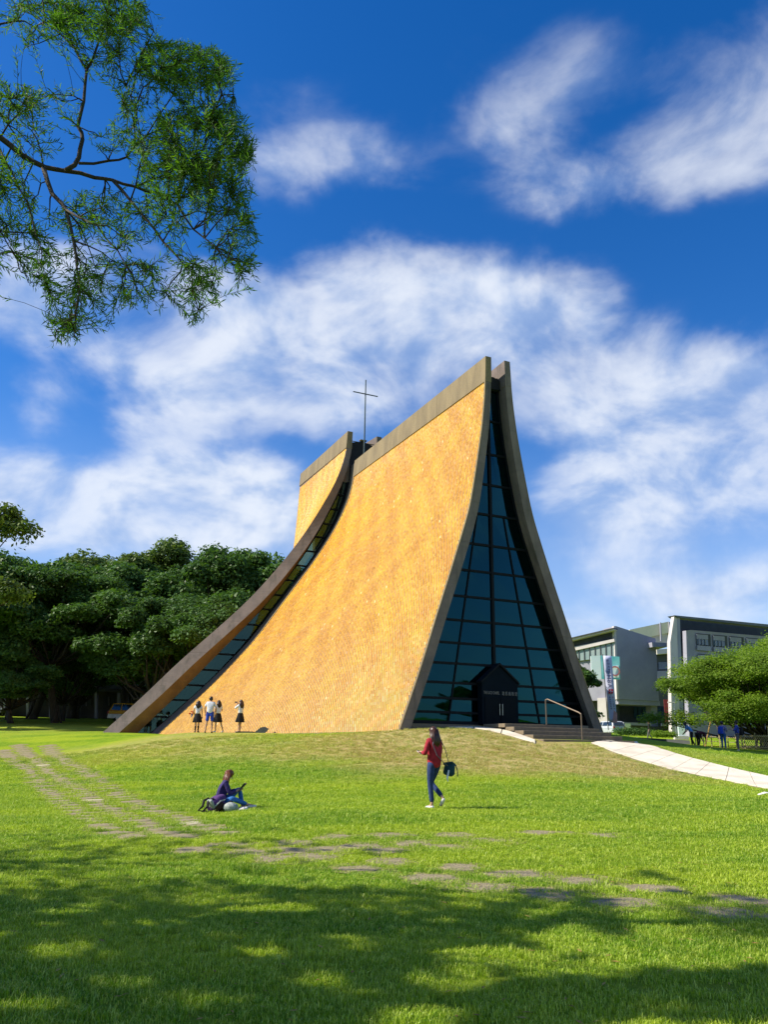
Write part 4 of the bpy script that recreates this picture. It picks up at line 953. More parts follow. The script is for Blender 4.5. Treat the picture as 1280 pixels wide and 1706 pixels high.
fp(FA, 'ledge', [(1087, 1070), (1116, 1071), (1116, 1077), (1088, 1078)], 1.0, 2.0, M_BCON, ba)
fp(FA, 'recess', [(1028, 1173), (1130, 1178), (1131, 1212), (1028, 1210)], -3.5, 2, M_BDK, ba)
for px in (1060, 1067, 1074, 1081, 1100, 1106, 1112): fp(FA, 'window', [(px-2.6, 1178), (px+2.6, 1178.3), (px+2.8, 1196), (px-2.5, 1196)], -3.3, .15, M_BWIN, ba)
fp(FA, 'pillar', [(1086, 1175), (1096, 1176), (1097, 1212), (1087, 1212)], -.6, 1.2, M_BCON, ba)
fp(FA, 'terrace_wall', [(1040, 1203), (1086, 1205), (1086, 1209), (1040, 1208)], .8, .5, M_BCON, ba)
fp(FA, 'pale_parapet', [(1106, 1205), (1132, 1206), (1132, 1210), (1106, 1209.5)], .9, .5, M_BLITE, ba)
fp(FA, 'lower_wall', [(1040, 1209), (1132, 1211), (1132, 1222), (1040, 1222)], .4, .6, M_BDK, ba)
FL_ = Face(1022, 104.5, PI-.62)
FLn = Face(1022, 104.5, -.62)
fp(FLn, 'roof_edge', [(940, 1066.5), (1023.5, 1047.0), (1023.5, 1049.5), (940, 1070)], .9, 3, M_BLITE, ba)
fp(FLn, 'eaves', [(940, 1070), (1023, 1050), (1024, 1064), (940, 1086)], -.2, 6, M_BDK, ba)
fp(FLn, 'roof_slab', [(940, 1065), (1023, 1045.6), (1023, 1047), (940, 1066.4)], 1.1, 9, M_BDK, ba)
fp(FLn, 'white_band', [(940, 1081), (1024, 1064), (1024.6, 1069), (940, 1088)], .3, 1, M_BLITE, ba)
fp(FLn, 'glazed_gallery', [(940, 1088.5), (1024.6, 1069.5), (1027, 1093), (940, 1104)], 0, 1, M_BTEAL, ba)
for k in range(9): x = 946+k*9; fp(FLn, 'mullion', [(x, 1086-k*1.9), (x+1.2, 1085.7-k*1.9), (x+1.8, 1103-k*.9), (x+.6, 1103-k*.9)], .1, .1, M_BDK, ba)
fp(FLn, 'lower_wall', [(940, 1104), (1027, 1093), (1030, 1165), (940, 1170)], -.3, 1, M_BCON, ba)
fp(FLn, 'basement', [(940, 1165), (1029, 1160), (1030, 1212), (940, 1216)], -1.5, 1, M_BDK, ba)
fp(FLn, 'column', [(996, 1163), (1012, 1162), (1013, 1212), (997, 1213)], .3, 1.0, M_BLITE, ba)
bd = empty('poster_wall', (0, 0, 0)); tag(bd, 'large turquoise and white poster hung at the corner of the grey building', 'billboard')
FP = Face(1010, 100, -.1)
M_PT = mat('poster_turquoise', (.05, .42, .46), (.25, .60, .60), .6, .5); M_PW = mat('poster_white', (.78, .84, .82), (.6, .78, .76), .6, .4); M_PR = mat('poster_red', (.65, .22, .2), None, .6)
fp(FP, 'poster_side', [(985, 1093), (1001, 1092), (1003, 1131), (987, 1132)], .05, .3, M_PW, bd)
fp(FP, 'poster_panel', [(1001.3, 1092), (1033, 1094), (1034, 1132), (1003.3, 1131)], .05, .3, M_PT, bd)
fp(FP, 'poster_lower', [(1020, 1110), (1031.5, 1108), (1032, 1129), (1021, 1129)], .12, .06, M_PW, bd)
m = MB(); c = FP.pt(1025.5, 1118, .2); m.lathe([(.45, 0), (.62, 0), (.62, .04), (.45, .04)], 18, Matrix.Translation(Vector(c)) @ Matrix.Rotation(PI/2, 4, 'X')); m.build('ring_emblem', M_PR, bd)

bb = empty('administration_building', (0, 0, 0)); tag(bb, 'long grey office building with a deep dark roof overhang and recessed windows', 'building')
M_FASC = mat('fascia_slate', (.13, .14, .17), (.10, .11, .14), .8, 1)
FB = Face(1137, 96, .42)
fp(FB, 'roof_fascia', [(1125, 1025), (1300, 1042), (1300, 1046.5), (1130, 1028.5)], 1.5, 1.2, M_FASC, bb)
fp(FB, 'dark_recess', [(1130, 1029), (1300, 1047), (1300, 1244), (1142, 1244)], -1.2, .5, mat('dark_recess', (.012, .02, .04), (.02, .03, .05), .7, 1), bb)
fp(FB, 'end_wall', [(1129.3, 1027), (1133.5, 1027.5), (1142, 1244), (1136, 1244)], 1.3, .6, M_BCON, bb)
fp(FB, 'end_wall_sunlit_side', [(1124.5, 1025), (1129.5, 1027), (1136, 1244), (1121, 1244), (1117.5, 1070)], 1.25, .5, M_BLITE, bb)  # side that catches the sun, brightness given by the pale material
body = fp(FB, 'facade', [(1144, 1050.5), (1152, 1049.5), (1300, 1062), (1300, 1244), (1150, 1244)], -.4, .6, M_BCON, bb)
for i in range(6):
    x = 1161+i*27.8; y = 1055+i*2.35
    r1 = fp(FB, 'window_bay', [(x, y), (x+23.5, y+2), (x+24.8, y+30), (x+1.3, y+28)], -.35, .12, M_BDK, bb)
    fp(FB, 'panel', [(x+.8, y+1.5), (x+19.5, y+3), (x+19.8, y+10.5), (x+1.1, y+9)], -.18, .1, M_BCON, r1)
    fp(FB, 'pane', [(x+1, y+9.5), (x+19.5, y+11), (x+20.2, y+20), (x+1.6, y+18.5)], -.2, .05, M_BWIN, r1)
    for k in (4, 9.5, 15): fp(FB, 'mullion', [(x+k, y+10), (x+k+.8, y+10), (x+k+1.2, y+20), (x+k+.4, y+20)], -.1, .06, M_BCON, r1)
    fp(FB, 'spandrel', [(x+1.8, y+20), (x+24.4, y+22), (x+24.8, y+30), (x+2, y+28)], -.12, .12, M_BCON, bb)
    y2 = y+34
    r2 = fp(FB, 'window_bay', [(x+2.5, y2), (x+26, y2+2), (x+27, y2+26), (x+3.5, y2+24)], -.35, .12, M_BDK, bb)
    fp(FB, 'panel', [(x+3.2, y2+1.5), (x+21, y2+3), (x+21.4, y2+10), (x+3.6, y2+8.5)], -.18, .1, M_BCON, r2)
    fp(FB, 'pane', [(x+3.6, y2+9), (x+21.5, y2+10.5), (x+22.2, y2+20), (x+4.2, y2+19)], -.2, .05, M_BWIN, r2)
bc = empty('link_building', (0, 0, 0)); tag(bc, 'cream coloured block set back between the two grey buildings', 'building')
FC = Face(1090, 125, .1)
fp(FC, 'upper_block', [(1050, 1049), (1115, 1035.5), (1116, 1054), (1052, 1068)], 0, 8, mat('cream_wall', (.80, .72, .50), (.7, .64, .46), .8, .5), bc)
fp(FC, 'lower_block', [(1050, 1066), (1124, 1052), (1124, 1075), (1052, 1080)], -.3, 8, M_BLITE, bc)
fp(FC, 'plant_room', [(1115.5, 1036), (1122, 1038), (1122, 1056), (1116, 1056)], .2, 5, M_BCON, bc)
fp(FC, 'pipe', [(1101, 1037), (1102.5, 1037), (1104, 1068), (1102, 1068)], .4, .3, M_BCON, bc)
fp(FC, 'balcony_front', [(1095, 1082), (1120, 1080), (1121, 1088), (1096, 1090)], .6, 1, M_BLITE, bc)
fp(FC, 'storey', [(1094, 1088), (1123, 1088), (1127, 1235), (1096, 1235)], -.6, 6, M_BDK, bc)
fp(FC, 'window', [(1098, 1103), (1112, 1103), (1112.5, 1115), (1098.5, 1115)], -.5, .1, M_BWIN, bc)
fp(FC, 'balcony_front', [(1096, 1118), (1123, 1117), (1124, 1129), (1097, 1130)], .2, .5, M_BCON, bc)
# low building with a corrugated roof in the grove
lb = empty('low_building', (0, 0, 0)); tag(lb, 'long low building with a brown corrugated roof under the trees of the grove', 'building')
FD = Face(180, 90, .06)
M_CORR = mat('corrugated_roof', (.34, .28, .18), (.20, .17, .12), .8, 1.5)
rib = MB(); nE = 130
for i in range(nE):
    x = -30+i*2.6; a = FD.pt(x, 1150, 1.6); b = FD.pt(x+2.6, 1150, 1.6)
    pk = [(0, 0), (.35, .12), (.65, .12), (1, 0)]
    for (s0, h0), (s1, h1) in zip(pk[:-1], pk[1:]):
        P = [a+(b-a)*s0, a+(b-a)*s1]; za = on(a[0], a[1])*0
        q0 = np.array([P[0][0], P[0][1], P[0][2]+h0]); q1 = np.array([P[1][0], P[1][1], P[1][2]+h1])
        up_ = np.array([-FD.n[0]*5.5, -FD.n[1]*5.5, 3.1]); rib.quad(q0, q1, q1+up_, q0+up_)
rib.build('corrugated_roof', M_CORR, lb)
fp(FD, 'fascia', [(-40, 1146), (330, 1151), (330, 1155), (-40, 1150)], 1.7, .2, M_BDK, lb)
fp(FD, 'wall', [(-40, 1138), (330, 1146), (330, 1215), (-40, 1215)], 0, 6, mat('dark_plaster', (.10, .09, .08), (.06, .055, .05), .9, .6), lb)
for k in range(7): x = 20+k*38; w_ = fp(FD, 'window', [(x, 1160), (x+18, 1160.5), (x+18, 1176), (x, 1176)], .08, .1, M_BDK, lb); fp(FD, 'frame', [(x+8.4, 1160), (x+9.6, 1160.5), (x+9.6, 1176), (x+8.4, 1176)], .14, .05, M_BCON, w_)
for k in range(8): x = 5+k*38; fp(FD, 'column', [(x, 1153), (x+4, 1153), (x+4, 1200), (x, 1200)], 1.3, .5, M_BCON, lb)

# woods closing the horizon
ch = []; r_ = np.random.default_rng(77)
for k in range(150):
    a = -1.15+2.3*k/149; Dw = 175+r_.normal(0, 6); c = np.array([math.sin(a)*Dw*1.3, math.cos(a)*Dw*1.15, 0]); c[2] = on(c[0], c[1])+r_.uniform(1, 5)
    ch.append(leafquads(c, r_.uniform(5, 8), 420, .7, .9, .3, r_))
wo = bpy.data.objects.new('distant_woods', leafmesh('distant_woods', ch, M_LDARK)); C.objects.link(wo); tag(wo, 'dark band of distant woods closing the horizon behind the buildings', 'woods', kind='stuff')
# banner on its pole
bn = empty('banner', tuple(at(1017, 1213, 66))); bn.location.z = on(bn.location.x, 66); tag(bn, 'tall white vertical banner with EMBA lettering beside the right rib of the chapel', 'banner')
bo = np.array(bn.location)
FN = Face(1015, 66, .0)
M_BAN = mat('banner_cloth', (.66, .68, .86), (.60, .62, .80), .8, 1); M_NAVY = mat('banner_navy', (.03, .03, .16), None, .7); M_RED = mat('banner_red', (.62, .03, .05), None, .7); M_PINK = mat('banner_pink', (.70, .36, .36), None, .7)
def loc(P): return [tuple(np.array(p)-bo) for p in P]
m = MB(); n = 14; V = []
for j in range(n+1):
    t = j/n; wv = .10*math.sin(t*7)*t
    for x0, x1 in ((1005.5, 1016.5),): xa, xb = x0+t*(1016.5-x0)*.96, 1019.5+t*(1029-1019.5)
    for k in range(4):
        s = k/3; p = FN.pt(xa+(xb-xa)*s, 1092.5+t*111, .25+wv*s+.05*math.sin(s*5+t*9)); V.append(p-bo)
m.add(V, [(j*4+k, j*4+k+1, (j+1)*4+k+1, (j+1)*4+k) for j in range(n) for k in range(3)]); cl = m.build('cloth', M_BAN, bn, True)
so = cl.modifiers.new('thick', 'SOLIDIFY'); so.thickness = .02
def btext(s, px, py, size, m_, rot=0.0):
    p = FN.pt(px, py, .42)-bo; o = text(s, size, tuple(p), (PI/2, 0, 0), bn, m_, 'lettering', .004, 'CENTER')
    o.rotation_euler = Matrix.Rotation(rot, 3, 'Y').to_4x4().to_euler() if False else (Matrix.Rotation(PI/2, 4, 'X') @ Matrix.Rotation(rot, 4, 'Z')).to_euler(); return o
for k, ch_ in enumerate('東海大學'): btext(ch_, 1013.3+k*.9, 1102+k*5.4, .24, M_NAVY)
for k, ch_ in enumerate('EMBA'): btext(ch_, 1014.8+k*.8, 1120.5+k*7.4, .48, M_NAVY, -PI/2).location.x += -.17
m = MB(); P = [FN.pt(x, y, .42)-bo for x, y in ((1014.5, 1155.5), (1022, 1155.5), (1022.5, 1148), (1015, 1148))]; m.prism(P, (0, .02, 0)); m.build('logo', M_RED, bn)
m = MB()
for x0, y0, x1, y1 in ((1018.2, 1148.4, 1018.9, 1155), (1015.2, 1151.3, 1022, 1152)): m.prism([FN.pt(x, y, .46)-bo for x, y in ((x0, y1), (x1, y1), (x1, y0), (x0, y0))], (0, .02, 0))
m.build('logo_cross', M_BAN, bn)
for k, ch_ in enumerate('高階經營管理'): btext(ch_, 1017+k*.5, 1163+k*3.7, .15, M_NAVY)
for k, ch_ in enumerate('碩士在職專班'): btext(ch_, 1022+k*.5, 1163+k*3.7, .15, M_RED if k < 1 else M_NAVY)
m = MB(); P = [FN.pt(x, y, .44)-bo for x, y in ((1020.5, 1204), (1029, 1204), (1029, 1188), (1023.5, 1183), (1022.5, 1196))]; m.prism(P, (0, .02, 0)); m.build('pink_corner', M_PINK, bn)
m = MB(); m.tube([FN.pt(1005, 1090, .1)-bo, FN.pt(1009, 1140, .1)-bo, FN.pt(1014.5, 1216, .1)-bo], .035, 6); m.build('pole', M_BDK, bn)

# ------------------------------------------------------------------ cars
M_TYRE = mat('tyre', (.02, .02, .02), None, .8); M_RIM = mat('rim', (.5, .5, .5), None, .3, metal=.8); M_CGL = mat('car_glass', (.02, .03, .035), None, .05, spec=1.0)
M_LIGHT = mat('tail_light', (.45, .02, .02), None, .2)
def car(name, label, x, y, rz, low, high, L_=4.5, Wd=1.78, H=1.5, wagon=True):
    t = empty(name, (x, y, on(x, y)+.02), rz); tag(t, label, 'car')
    def loft(prof, wsc, z_lo):
        m = MB(); n = len(prof); V = []
        for sx, k in ((-1, 1), (-1, .0), (1, .0), (1, 1)):
            for (a, z) in prof: V.append((sx*Wd/2*(wsc if k else wsc), a, z))
        return m
    hood = [(-L_/2, .30), (-L_/2-.02, .55), (-L_/2+.12, .92), (-L_*.30, .98), (L_*.22, .98), (L_*.44, .82), (L_/2, .60), (L_/2, .30)]
    def body(prof, w0, w1, z0, z1):
        m = MB(); n = len(prof); V = []
        for sx in (-1, 1):
            for (a, z) in prof: f = (z-z0)/(z1-z0); V.append((sx*Wd/2*(w0+(w1-w0)*f), a, z))
        m.add(V, [tuple(range(n)), tuple(range(n, 2*n))[::-1]]+[(i, n+i, n+(i+1) % n, (i+1) % n) for i in range(n)]); return m
    lowp = [(-L_/2, .28), (-L_/2-.03, .45), (-L_/2-.01, .66), (L_/2-.02, .66), (L_/2, .5), (L_/2, .28)]
    o = body(lowp, .98, 1.0, .28, .66).build('lower_body', low, t); bv = o.modifiers.new('b', 'BEVEL'); bv.width = .05; bv.segments = 2
    upp = [(-L_/2-.01, .662), (-L_/2+.06, .95), (L_*.20, .97), (L_*.43, .84), (L_/2-.03, .662)]
    o = body(upp, 1.0, .95, .66, 1.0).build('body', high, t); bv = o.modifiers.new('b', 'BEVEL'); bv.width = .05; bv.segments = 2
    rear = -L_/2+.08 if wagon else -L_*.32
    cab = [(rear, .95), (rear+.28, H-.04), (rear+.5, H), (L_*.02, H), (L_*.22, .96)]
    o = body(cab, .93, .74, .95, H).build('cabin', high, t); bv = o.modifiers.new('b', 'BEVEL'); bv.width = .06; bv.segments = 2
    for sx in (-1, 1):
        for a0, a1, b0, b1 in ((rear+.14, rear+.36, rear+.95, rear+.98), (rear+1.05, rear+1.06, rear+1.95, rear+1.85), (rear+2.05, rear+2.0, L_*.17, L_*.04)):
            m = MB(); fa = lambda z: sx*(Wd/2*(.93+(.74-.93)*(z-.95)/(H-.95))+.006)
            m.prism([(fa(1.0), a0, 1.0), (fa(1.0), b0, 1.0), (fa(H-.1), b1-.0, H-.1), (fa(H-.1), a1, H-.1)], (sx*.008, 0, 0)); m.build('side_window', M_CGL, t)
        m = MB(); m.box((sx*Wd*.42, -L_/2-.01, .82), (.22, .08, .2)); m.build('tail_light', M_LIGHT, t)
        m = MB(); m.box((sx*Wd*.40, L_/2-.06, .66), (.32, .12, .14)); m.build('headlight', M_RIM, t)
    m = MB(); k = Wd*.38
    m.prism([(-k, rear+.005, 1.0), (k, rear+.005, 1.0), (k*.88, rear+.24, H-.1), (-k*.88, rear+.24, H-.1)], (0, -.02, 0)); m.build('rear_window', M_CGL, t)
    m = MB(); m.prism([(-k, L_*.215, 1.0), (k, L_*.215, 1.0), (k*.86, L_*.06, H-.06), (-k*.86, L_*.06, H-.06)], (0, .02, 0)); m.build('windscreen', M_CGL, t)
    for sx in (-1, 1):
        for a in (-L_*.31, L_*.31):
            Mx = Matrix.Translation((sx*(Wd/2-.12), a, .32)) @ Matrix.Rotation(PI/2, 4, 'Y')
            m = MB(); m.lathe([(.2, -.11), (.31, -.1), (.33, 0), (.31, .1), (.2, .11)], 18, Mx); wh = m.build('wheel', M_TYRE, t, True)
            m = MB(); m.lathe([(.0, sx*.10), (.19, sx*.09), (.21, sx*.112)], 14, Mx); m.build('rim', M_RIM, wh)
    return t
M_YEL = mat('taxi_yellow', (.75, .36, .01), None, .3, spec=.6); M_WHT = mat('car_white', (.72, .75, .78), None, .25, spec=.6); M_SIL = mat('car_silver', (.50, .53, .56), None, .25, spec=.7)
p = at(219, 1190, 75); car('taxi', 'yellow and white taxi estate half hidden behind the slanting concrete rib', p[0]+.2, 75, -PI/2+.35, M_WHT, M_YEL, H=1.62)
p = at(1013, 1215, 92); car('parked_car', 'silver white car parked below the banner beside the chapel rib', p[0], 92, .35, M_SIL, M_SIL, H=1.5)
p = at(-26, 1190, 84); car('parked_car', 'dark car in the shade of the grove cut off by the left edge', p[0], 84, -PI/2-.1, M_BDK, M_BDK, H=1.5)

# ------------------------------------------------------------------ street furniture and fences on the right
lm = at(1128, 1225, 80); t = empty('lamp_post', (lm[0], 80, on(lm[0], 80))); tag(t, 'grey lamp post with a flat lamp head in front of the red doors', 'lamp post')
m = MB(); m.tube([(0, 0, 0), (0, 0, 3.4)], .06, 8); m.build('pole', M_RIM, t); m = MB(); m.box((-.2, 0, 3.45), (.7, .25, .1)); m.build('lamp_head', M_BLITE, t)
sg_ = at(1137, 1225, 78); t = empty('sign_pillar', (sg_[0], 78, on(sg_[0], 78))); tag(t, 'white rectangular sign pillar on a low plinth by the lamp post', 'sign')
m = MB(); m.box((0, 0, 1.15), (.62, .2, 1.9)); m.build('panel', M_PW, t); m = MB(); m.box((-.1, 0, .16), (1.3, .5, .32)); m.build('plinth', M_BLITE, t)
rd = at(1128, 1190, 95); t = empty('red_doors', (rd[0], 95, on(rd[0], 95))); tag(t, 'dark red door panels under the overhang of the grey building', 'door')
for k in range(3): m = MB(); m.box((-1.0+k*.75, 0, 2.9), (.7, .1, 2.6)); m.build('door_leaf', mat('red_door', (.22, .03, .03), None, .6), t)
gs = at(1047, 1210, 84); t = empty('notice_board', (gs[0], 84, on(gs[0], 84))); tag(t, 'small pale green notice board on a post before the grey building', 'sign')
m = MB(); m.box((0, 0, 1.1), (.55, .05, .45)); m.build('board', mat('pale_green', (.4, .5, .3), None, .6), t); m = MB(); m.tube([(0, .06, 0), (0, .06, 1.2)], .03); m.build('post', M_BDK, t)
# hedges
def hedge(label, a, b, Dm, h, th, seed):
    A_, B_ = at(a, 1225, Dm), at(b, 1225, Dm); r_ = np.random.default_rng(seed); n = 14; ch = []
    for k in range(n): p = A_+(B_-A_)*(k+.5)/n; p[2] = on(p[0], p[1])+h*.5; ch.append(leafquads(p-A_, max(h*.75, abs(B_[0]-A_[0])/n*.75), 260, .07, .8, .3, r_))
    me = leafmesh('hedge', ch, M_LFLAME if seed % 2 else M_LDARK); o = bpy.data.objects.new('hedge', me); C.objects.link(o); o.location = A_; tag(o, label, 'hedge')
hedge('bright green clipped hedge below the terrace of the grey building', 1088, 1122, 74, .75, .6, 1)
hedge('dark green hedge along the lawn next to the parked car', 1030, 1086, 76, .95, .6, 2)
# low dark kerb wall at the far edge of the lawn
kw = empty('low_wall', (0, 0, 0)); tag(kw, 'low dark kerb wall at the far edge of the right hand lawn', 'wall')
m = MB(); a, b = at(1034, 1222, 70), at(1150, 1230, 62); za, zb = on(a[0], a[1]), on(b[0], b[1])
m.prism([(a[0], a[1], za-.2), (b[0], b[1], zb-.2), (b[0], b[1], zb+.28), (a[0], a[1], za+.28)], (.05, .35, 0)); m.build('kerb', M_BDK, kw)
# leaning bamboo pole
M_BAM = mat('bamboo', (.42, .26, .08), (.30, .18, .06), .6, 6); M_BAM2 = mat('bamboo_pale', (.46, .38, .22), (.34, .28, .17), .7, 6)
a = at(1175, 1235, 55); b = at(1184, 1195, 55); t = empty('bamboo_pole', (a[0], 55, on(a[0], 55))); tag(t, 'orange brown bamboo pole leaning beside the wide green tree', 'pole')
m = MB(); m.tube([(0, 0, 0), (b[0]-a[0], 0, 1.6)], .045, 6); m.build('cane', M_BAM, t); m = MB(); m.tube([(b[0]-a[0]+.02, 0, 1.55), (b[0]-a[0]+.07, 0, 1.75)], .03, 6); m.build('tip', M_BAM2, t)
# rail fence and woven bamboo fence
f0, f1 = at(1160, 1236, 56), at(1242, 1238, 54)
rf = empty('rail_fence', (f0[0], f0[1], on(f0[0], f0[1]))); tag(rf, 'thin brown post and rail fence at the edge of the lawn behind the students', 'fence')
fo_ = np.array(rf.location)
for k in range(7):
    p = f0+(f1-f0)*k/6; z = on(p[0], p[1]); m = MB(); m.tube([(p[0]-fo_[0], p[1]-fo_[1], z-fo_[2]-.1), (p[0]-fo_[0], p[1]-fo_[1], z-fo_[2]+.75)], .035); m.build('post', M_BAM2, rf)
for h in (.35, .65):
    m = MB(); m.tube([(0, 0, h), (f1[0]-fo_[0], f1[1]-fo_[1], on(f1[0], f1[1])-fo_[2]+h)], .022); m.build('rail', M_BAM2, rf)
f0, f1 = at(1238, 1238, 53), at(1330, 1243, 52)
bf = empty('bamboo_fence', (f0[0], f0[1], on(f0[0], f0[1]))); tag(bf, 'woven bamboo lattice fence at the right edge of the lawn', 'fence')
fo_ = np.array(bf.location); Lf_ = np.linalg.norm((f1-f0)[:2]); dr = (f1-f0)[:2]/Lf_
for k in range(26):
    for sg in (-1, 1):
        x0 = k*Lf_/26; x1 = x0+sg*.55
        m = MB(); m.tube([(dr[0]*x0, dr[1]*x0+sg*.012, -.05), (dr[0]*x1, dr[1]*x1+sg*.012, .88)], .016, 4); m.build('lattice_cane', M_BAM2, bf)
for h in (.12, .80):
    m = MB(); m.tube([(-.1, -.04, h), (dr[0]*Lf_, dr[1]*Lf_-.04, h)], .03, 5); m.build('rail', M_BAM2, bf)
for k in range(5): m = MB(); m.tube([(dr[0]*k*Lf_/4, dr[1]*k*Lf_/4+.05, -.1), (dr[0]*k*Lf_/4, dr[1]*k*Lf_/4+.05, 1.0 if k != 2 else 1.45)], .035, 6); m.build('post', M_BAM2, bf)
# mower-swept straw and a scrap of paper at the right edge
pp = G(1276, 1328); t = empty('paper_scrap', tuple(pp)); tag(t, 'pale scrap of paper lying on the grass at the right edge', 'paper')
m = MB(); m.add([(-.18, -.05, .05), (.0, -.09, .10), (.3, -.04, .06), (.28, .1, .09), (.02, .07, .12), (-.16, .06, .06)], [(0, 1, 4, 5), (1, 2, 3, 4)]); o = m.build('sheet', mat('paper', (.75, .72, .6), None, .8), t); q = o.modifiers.new('t', 'SOLIDIFY'); q.thickness = .01

# ------------------------------------------------------------------ people
M_SKIN = mat('skin', (.50, .30, .20), (.44, .25, .165), .55, 9); M_EYE = mat('eye', (.02, .015, .01), None, .2)
def skinmesh(name, V, E, R, m_, parent, sub=1, root=0):
    me = bpy.data.meshes.new(name); bm = bmesh.new(); ly = bm.verts.layers.skin.verify()
    bv = [bm.verts.new(v) for v in V]
    for a, b in E: bm.edges.new((bv[a], bv[b]))
    for i, v in enumerate(bv):
        r_ = R[i]; v[ly].radius = (r_, r_) if np.isscalar(r_) else r_; v[ly].use_root = (i == root)
    bm.to_mesh(me); bm.free()
    o = bpy.data.objects.new(name, me); C.objects.link(o); s = o.modifiers.new('skin', 'SKIN'); s.use_smooth_shade = True
    sb = o.modifiers.new('sub', 'SUBSURF'); sb.levels = sub; sb.render_levels = sub
    dg = bpy.context.evaluated_depsgraph_get(); nm = bpy.data.meshes.new_from_object(o.evaluated_get(dg)); nm.name = name
    bpy.data.objects.remove(o); o = bpy.data.objects.new(name, nm); nm.materials.clear(); nm.materials.append(m_); C.objects.link(o); o.parent = parent
    return o
class Sk:
    def __init__(s): s.V = []; s.E = []; s.R = []
    def v(s, p, r, link=None):
        s.V.append(tuple(float(x) for x in p)); s.R.append(r); i = len(s.V)-1
        if link is not None: s.E.append((link, i))
        return i
STAND = dict(pelvis=(0, 0, .92), spine=(0, -.01, 1.10), chest=(0, 0, 1.28), neck=(0, .0, 1.43), head=(0, .02, 1.545), top=(0, .02, 1.63),
             hipL=(-.09, 0, .88), kneeL=(-.10, .01, .49), ankL=(-.10, -.01, .09), toeL=(-.12, .13, .035), hipR=(.09, 0, .88), kneeR=(.10, .01, .49), ankR=(.10, -.01, .09), toeR=(.12, .13, .035),
             shL=(-.165, 0, 1.375), elL=(-.21, -.01, 1.10), wrL=(-.22, .05, .86), shR=(.165, 0, 1.375), elR=(.21, -.01, 1.10), wrR=(.22, .05, .86))
def lerp(a, b, t): return tuple(x+(y-x)*t for x, y in zip(a, b))
def figure(label, loc, rz, h, pose, wear, group=None, wide=1.0):
    k = h/1.70; J = dict(STAND); J.update(pose); J = {n: tuple(x*k for x in p) for n, p in J.items()}
    t = empty('person', loc, rz); tag(t, label, 'person', group)
    s = Sk(); w_ = wide*k
    pv = s.v(J['pelvis'], (.106*w_, .106*w_)); sp = s.v(J['spine'], (.090*w_, .090*w_), pv); ch = s.v(J['chest'], (.100*w_, .100*w_), sp)
    nk = s.v(J['neck'], .047*k, ch); jw = s.v(lerp(J['neck'], J['head'], .55), .058*k, nk); hd = s.v(J['head'], (.074*k, .088*k), jw); tp = s.v(J['top'], .06*k, hd)
    hv = np.array(J['head']); look = np.array(wear.get('look', (0, 1, 0)), float); look /= np.linalg.norm(look)
    for sd in 'LR':
        a = s.v(J['hip'+sd], .075*k, pv); a = s.v(lerp(J['hip'+sd], J['knee'+sd], .5), .068*k, a); a = s.v(J['knee'+sd], .050*k, a); a = s.v(lerp(J['knee'+sd], J['ank'+sd], .35), .050*k, a); a = s.v(J['ank'+sd], .034*k, a); s.v(J['toe'+sd], .028*k, a)
        a = s.v(J['sh'+sd], .052*k, ch); a = s.v(J['el'+sd], .037*k, a); a = s.v(J['wr'+sd], .024*k, a)
        e, wq = np.array(J['el'+sd]), np.array(J['wr'+sd]); d = (wq-e)/np.linalg.norm(wq-e); sg = -1 if sd == 'L' else 1
        sdv = np.cross(d, (0, 0, 1.0)); sdv = sdv/(np.linalg.norm(sdv)+1e-6) if np.linalg.norm(sdv) > .2 else np.array([0, 1., 0]); cu = np.cross(sdv, d)*(-.35)
        palm = s.v(wq+d*.055*k, (.030*k, .018*k), a)
        for f, (o_, ln) in enumerate([(-.026, .062), (-.009, .072), (.009, .068), (.026, .054)]):
            b = s.v(wq+(d*.095+sdv*o_)*k, .0095*k, palm); b = s.v(wq+(d*(.095+ln*.55)+sdv*o_*1.15+cu*.03)*k, .0088*k, b); s.v(wq+(d*(.095+ln*.9)+sdv*o_*1.2+cu*.08)*k, .0075*k, b)
        b = s.v(wq+(d*.045+sdv*.038*sg)*k, .012*k, palm); s.v(wq+(d*.085+sdv*.060*sg+cu*.02)*k, .009*k, b)
    body = skinmesh('body', s.V, s.E, s.R, wear.get('skin', M_SKIN), t, 1)
    # face: nose, eyes, ears
    rt = np.cross(look, (0, 0, 1.0)); rt /= np.linalg.norm(rt); upv = np.cross(rt, look)
    fm = MB(); c = hv+look*.088*k-upv*.012*k; fm.prism([tuple(c+upv*.022*k), tuple(c-upv*.012*k-rt*.013*k), tuple(c-upv*.012*k+rt*.013*k)], tuple(look*.018*k)); fm.build('nose', wear.get('skin', M_SKIN), t)
    for sg in (-1, 1):
        fm = MB(); c = hv+look*.074*k+rt*.030*sg*k+upv*.008*k; fm.lathe([(0, -.008*k), (.009*k, 0), (0, .008*k)], 8, Matrix.Translation(Vector(c))); fm.build('eye', M_EYE, t)
        fm = MB(); c = hv+rt*.078*sg*k; fm.lathe([(0, -.03*k), (.018*k, 0), (0, .028*k)], 8, Matrix.Translation(Vector(c))); fm.build('ear', wear.get('skin', M_SKIN), t)
    fm = MB(); c = hv+look*.083*k-upv*.040*k; fm.box(tuple(c), (.03*k, .008*k, .006*k), Matrix.Rotation(math.atan2(-look[0], look[1]), 3, 'Z')); fm.build('mouth', M_RED, t)
    # hair
    hm = MB(); rg = random.Random(int(h*1000)+int(loc[0]*10)); hc = hv-look*.014*k+upv*.018*k; Mx = Matrix(((rt[0], look[0], upv[0]), (rt[1], look[1], upv[1]), (rt[2], look[2], upv[2])))
    V = []; nU, nV = 18, 12
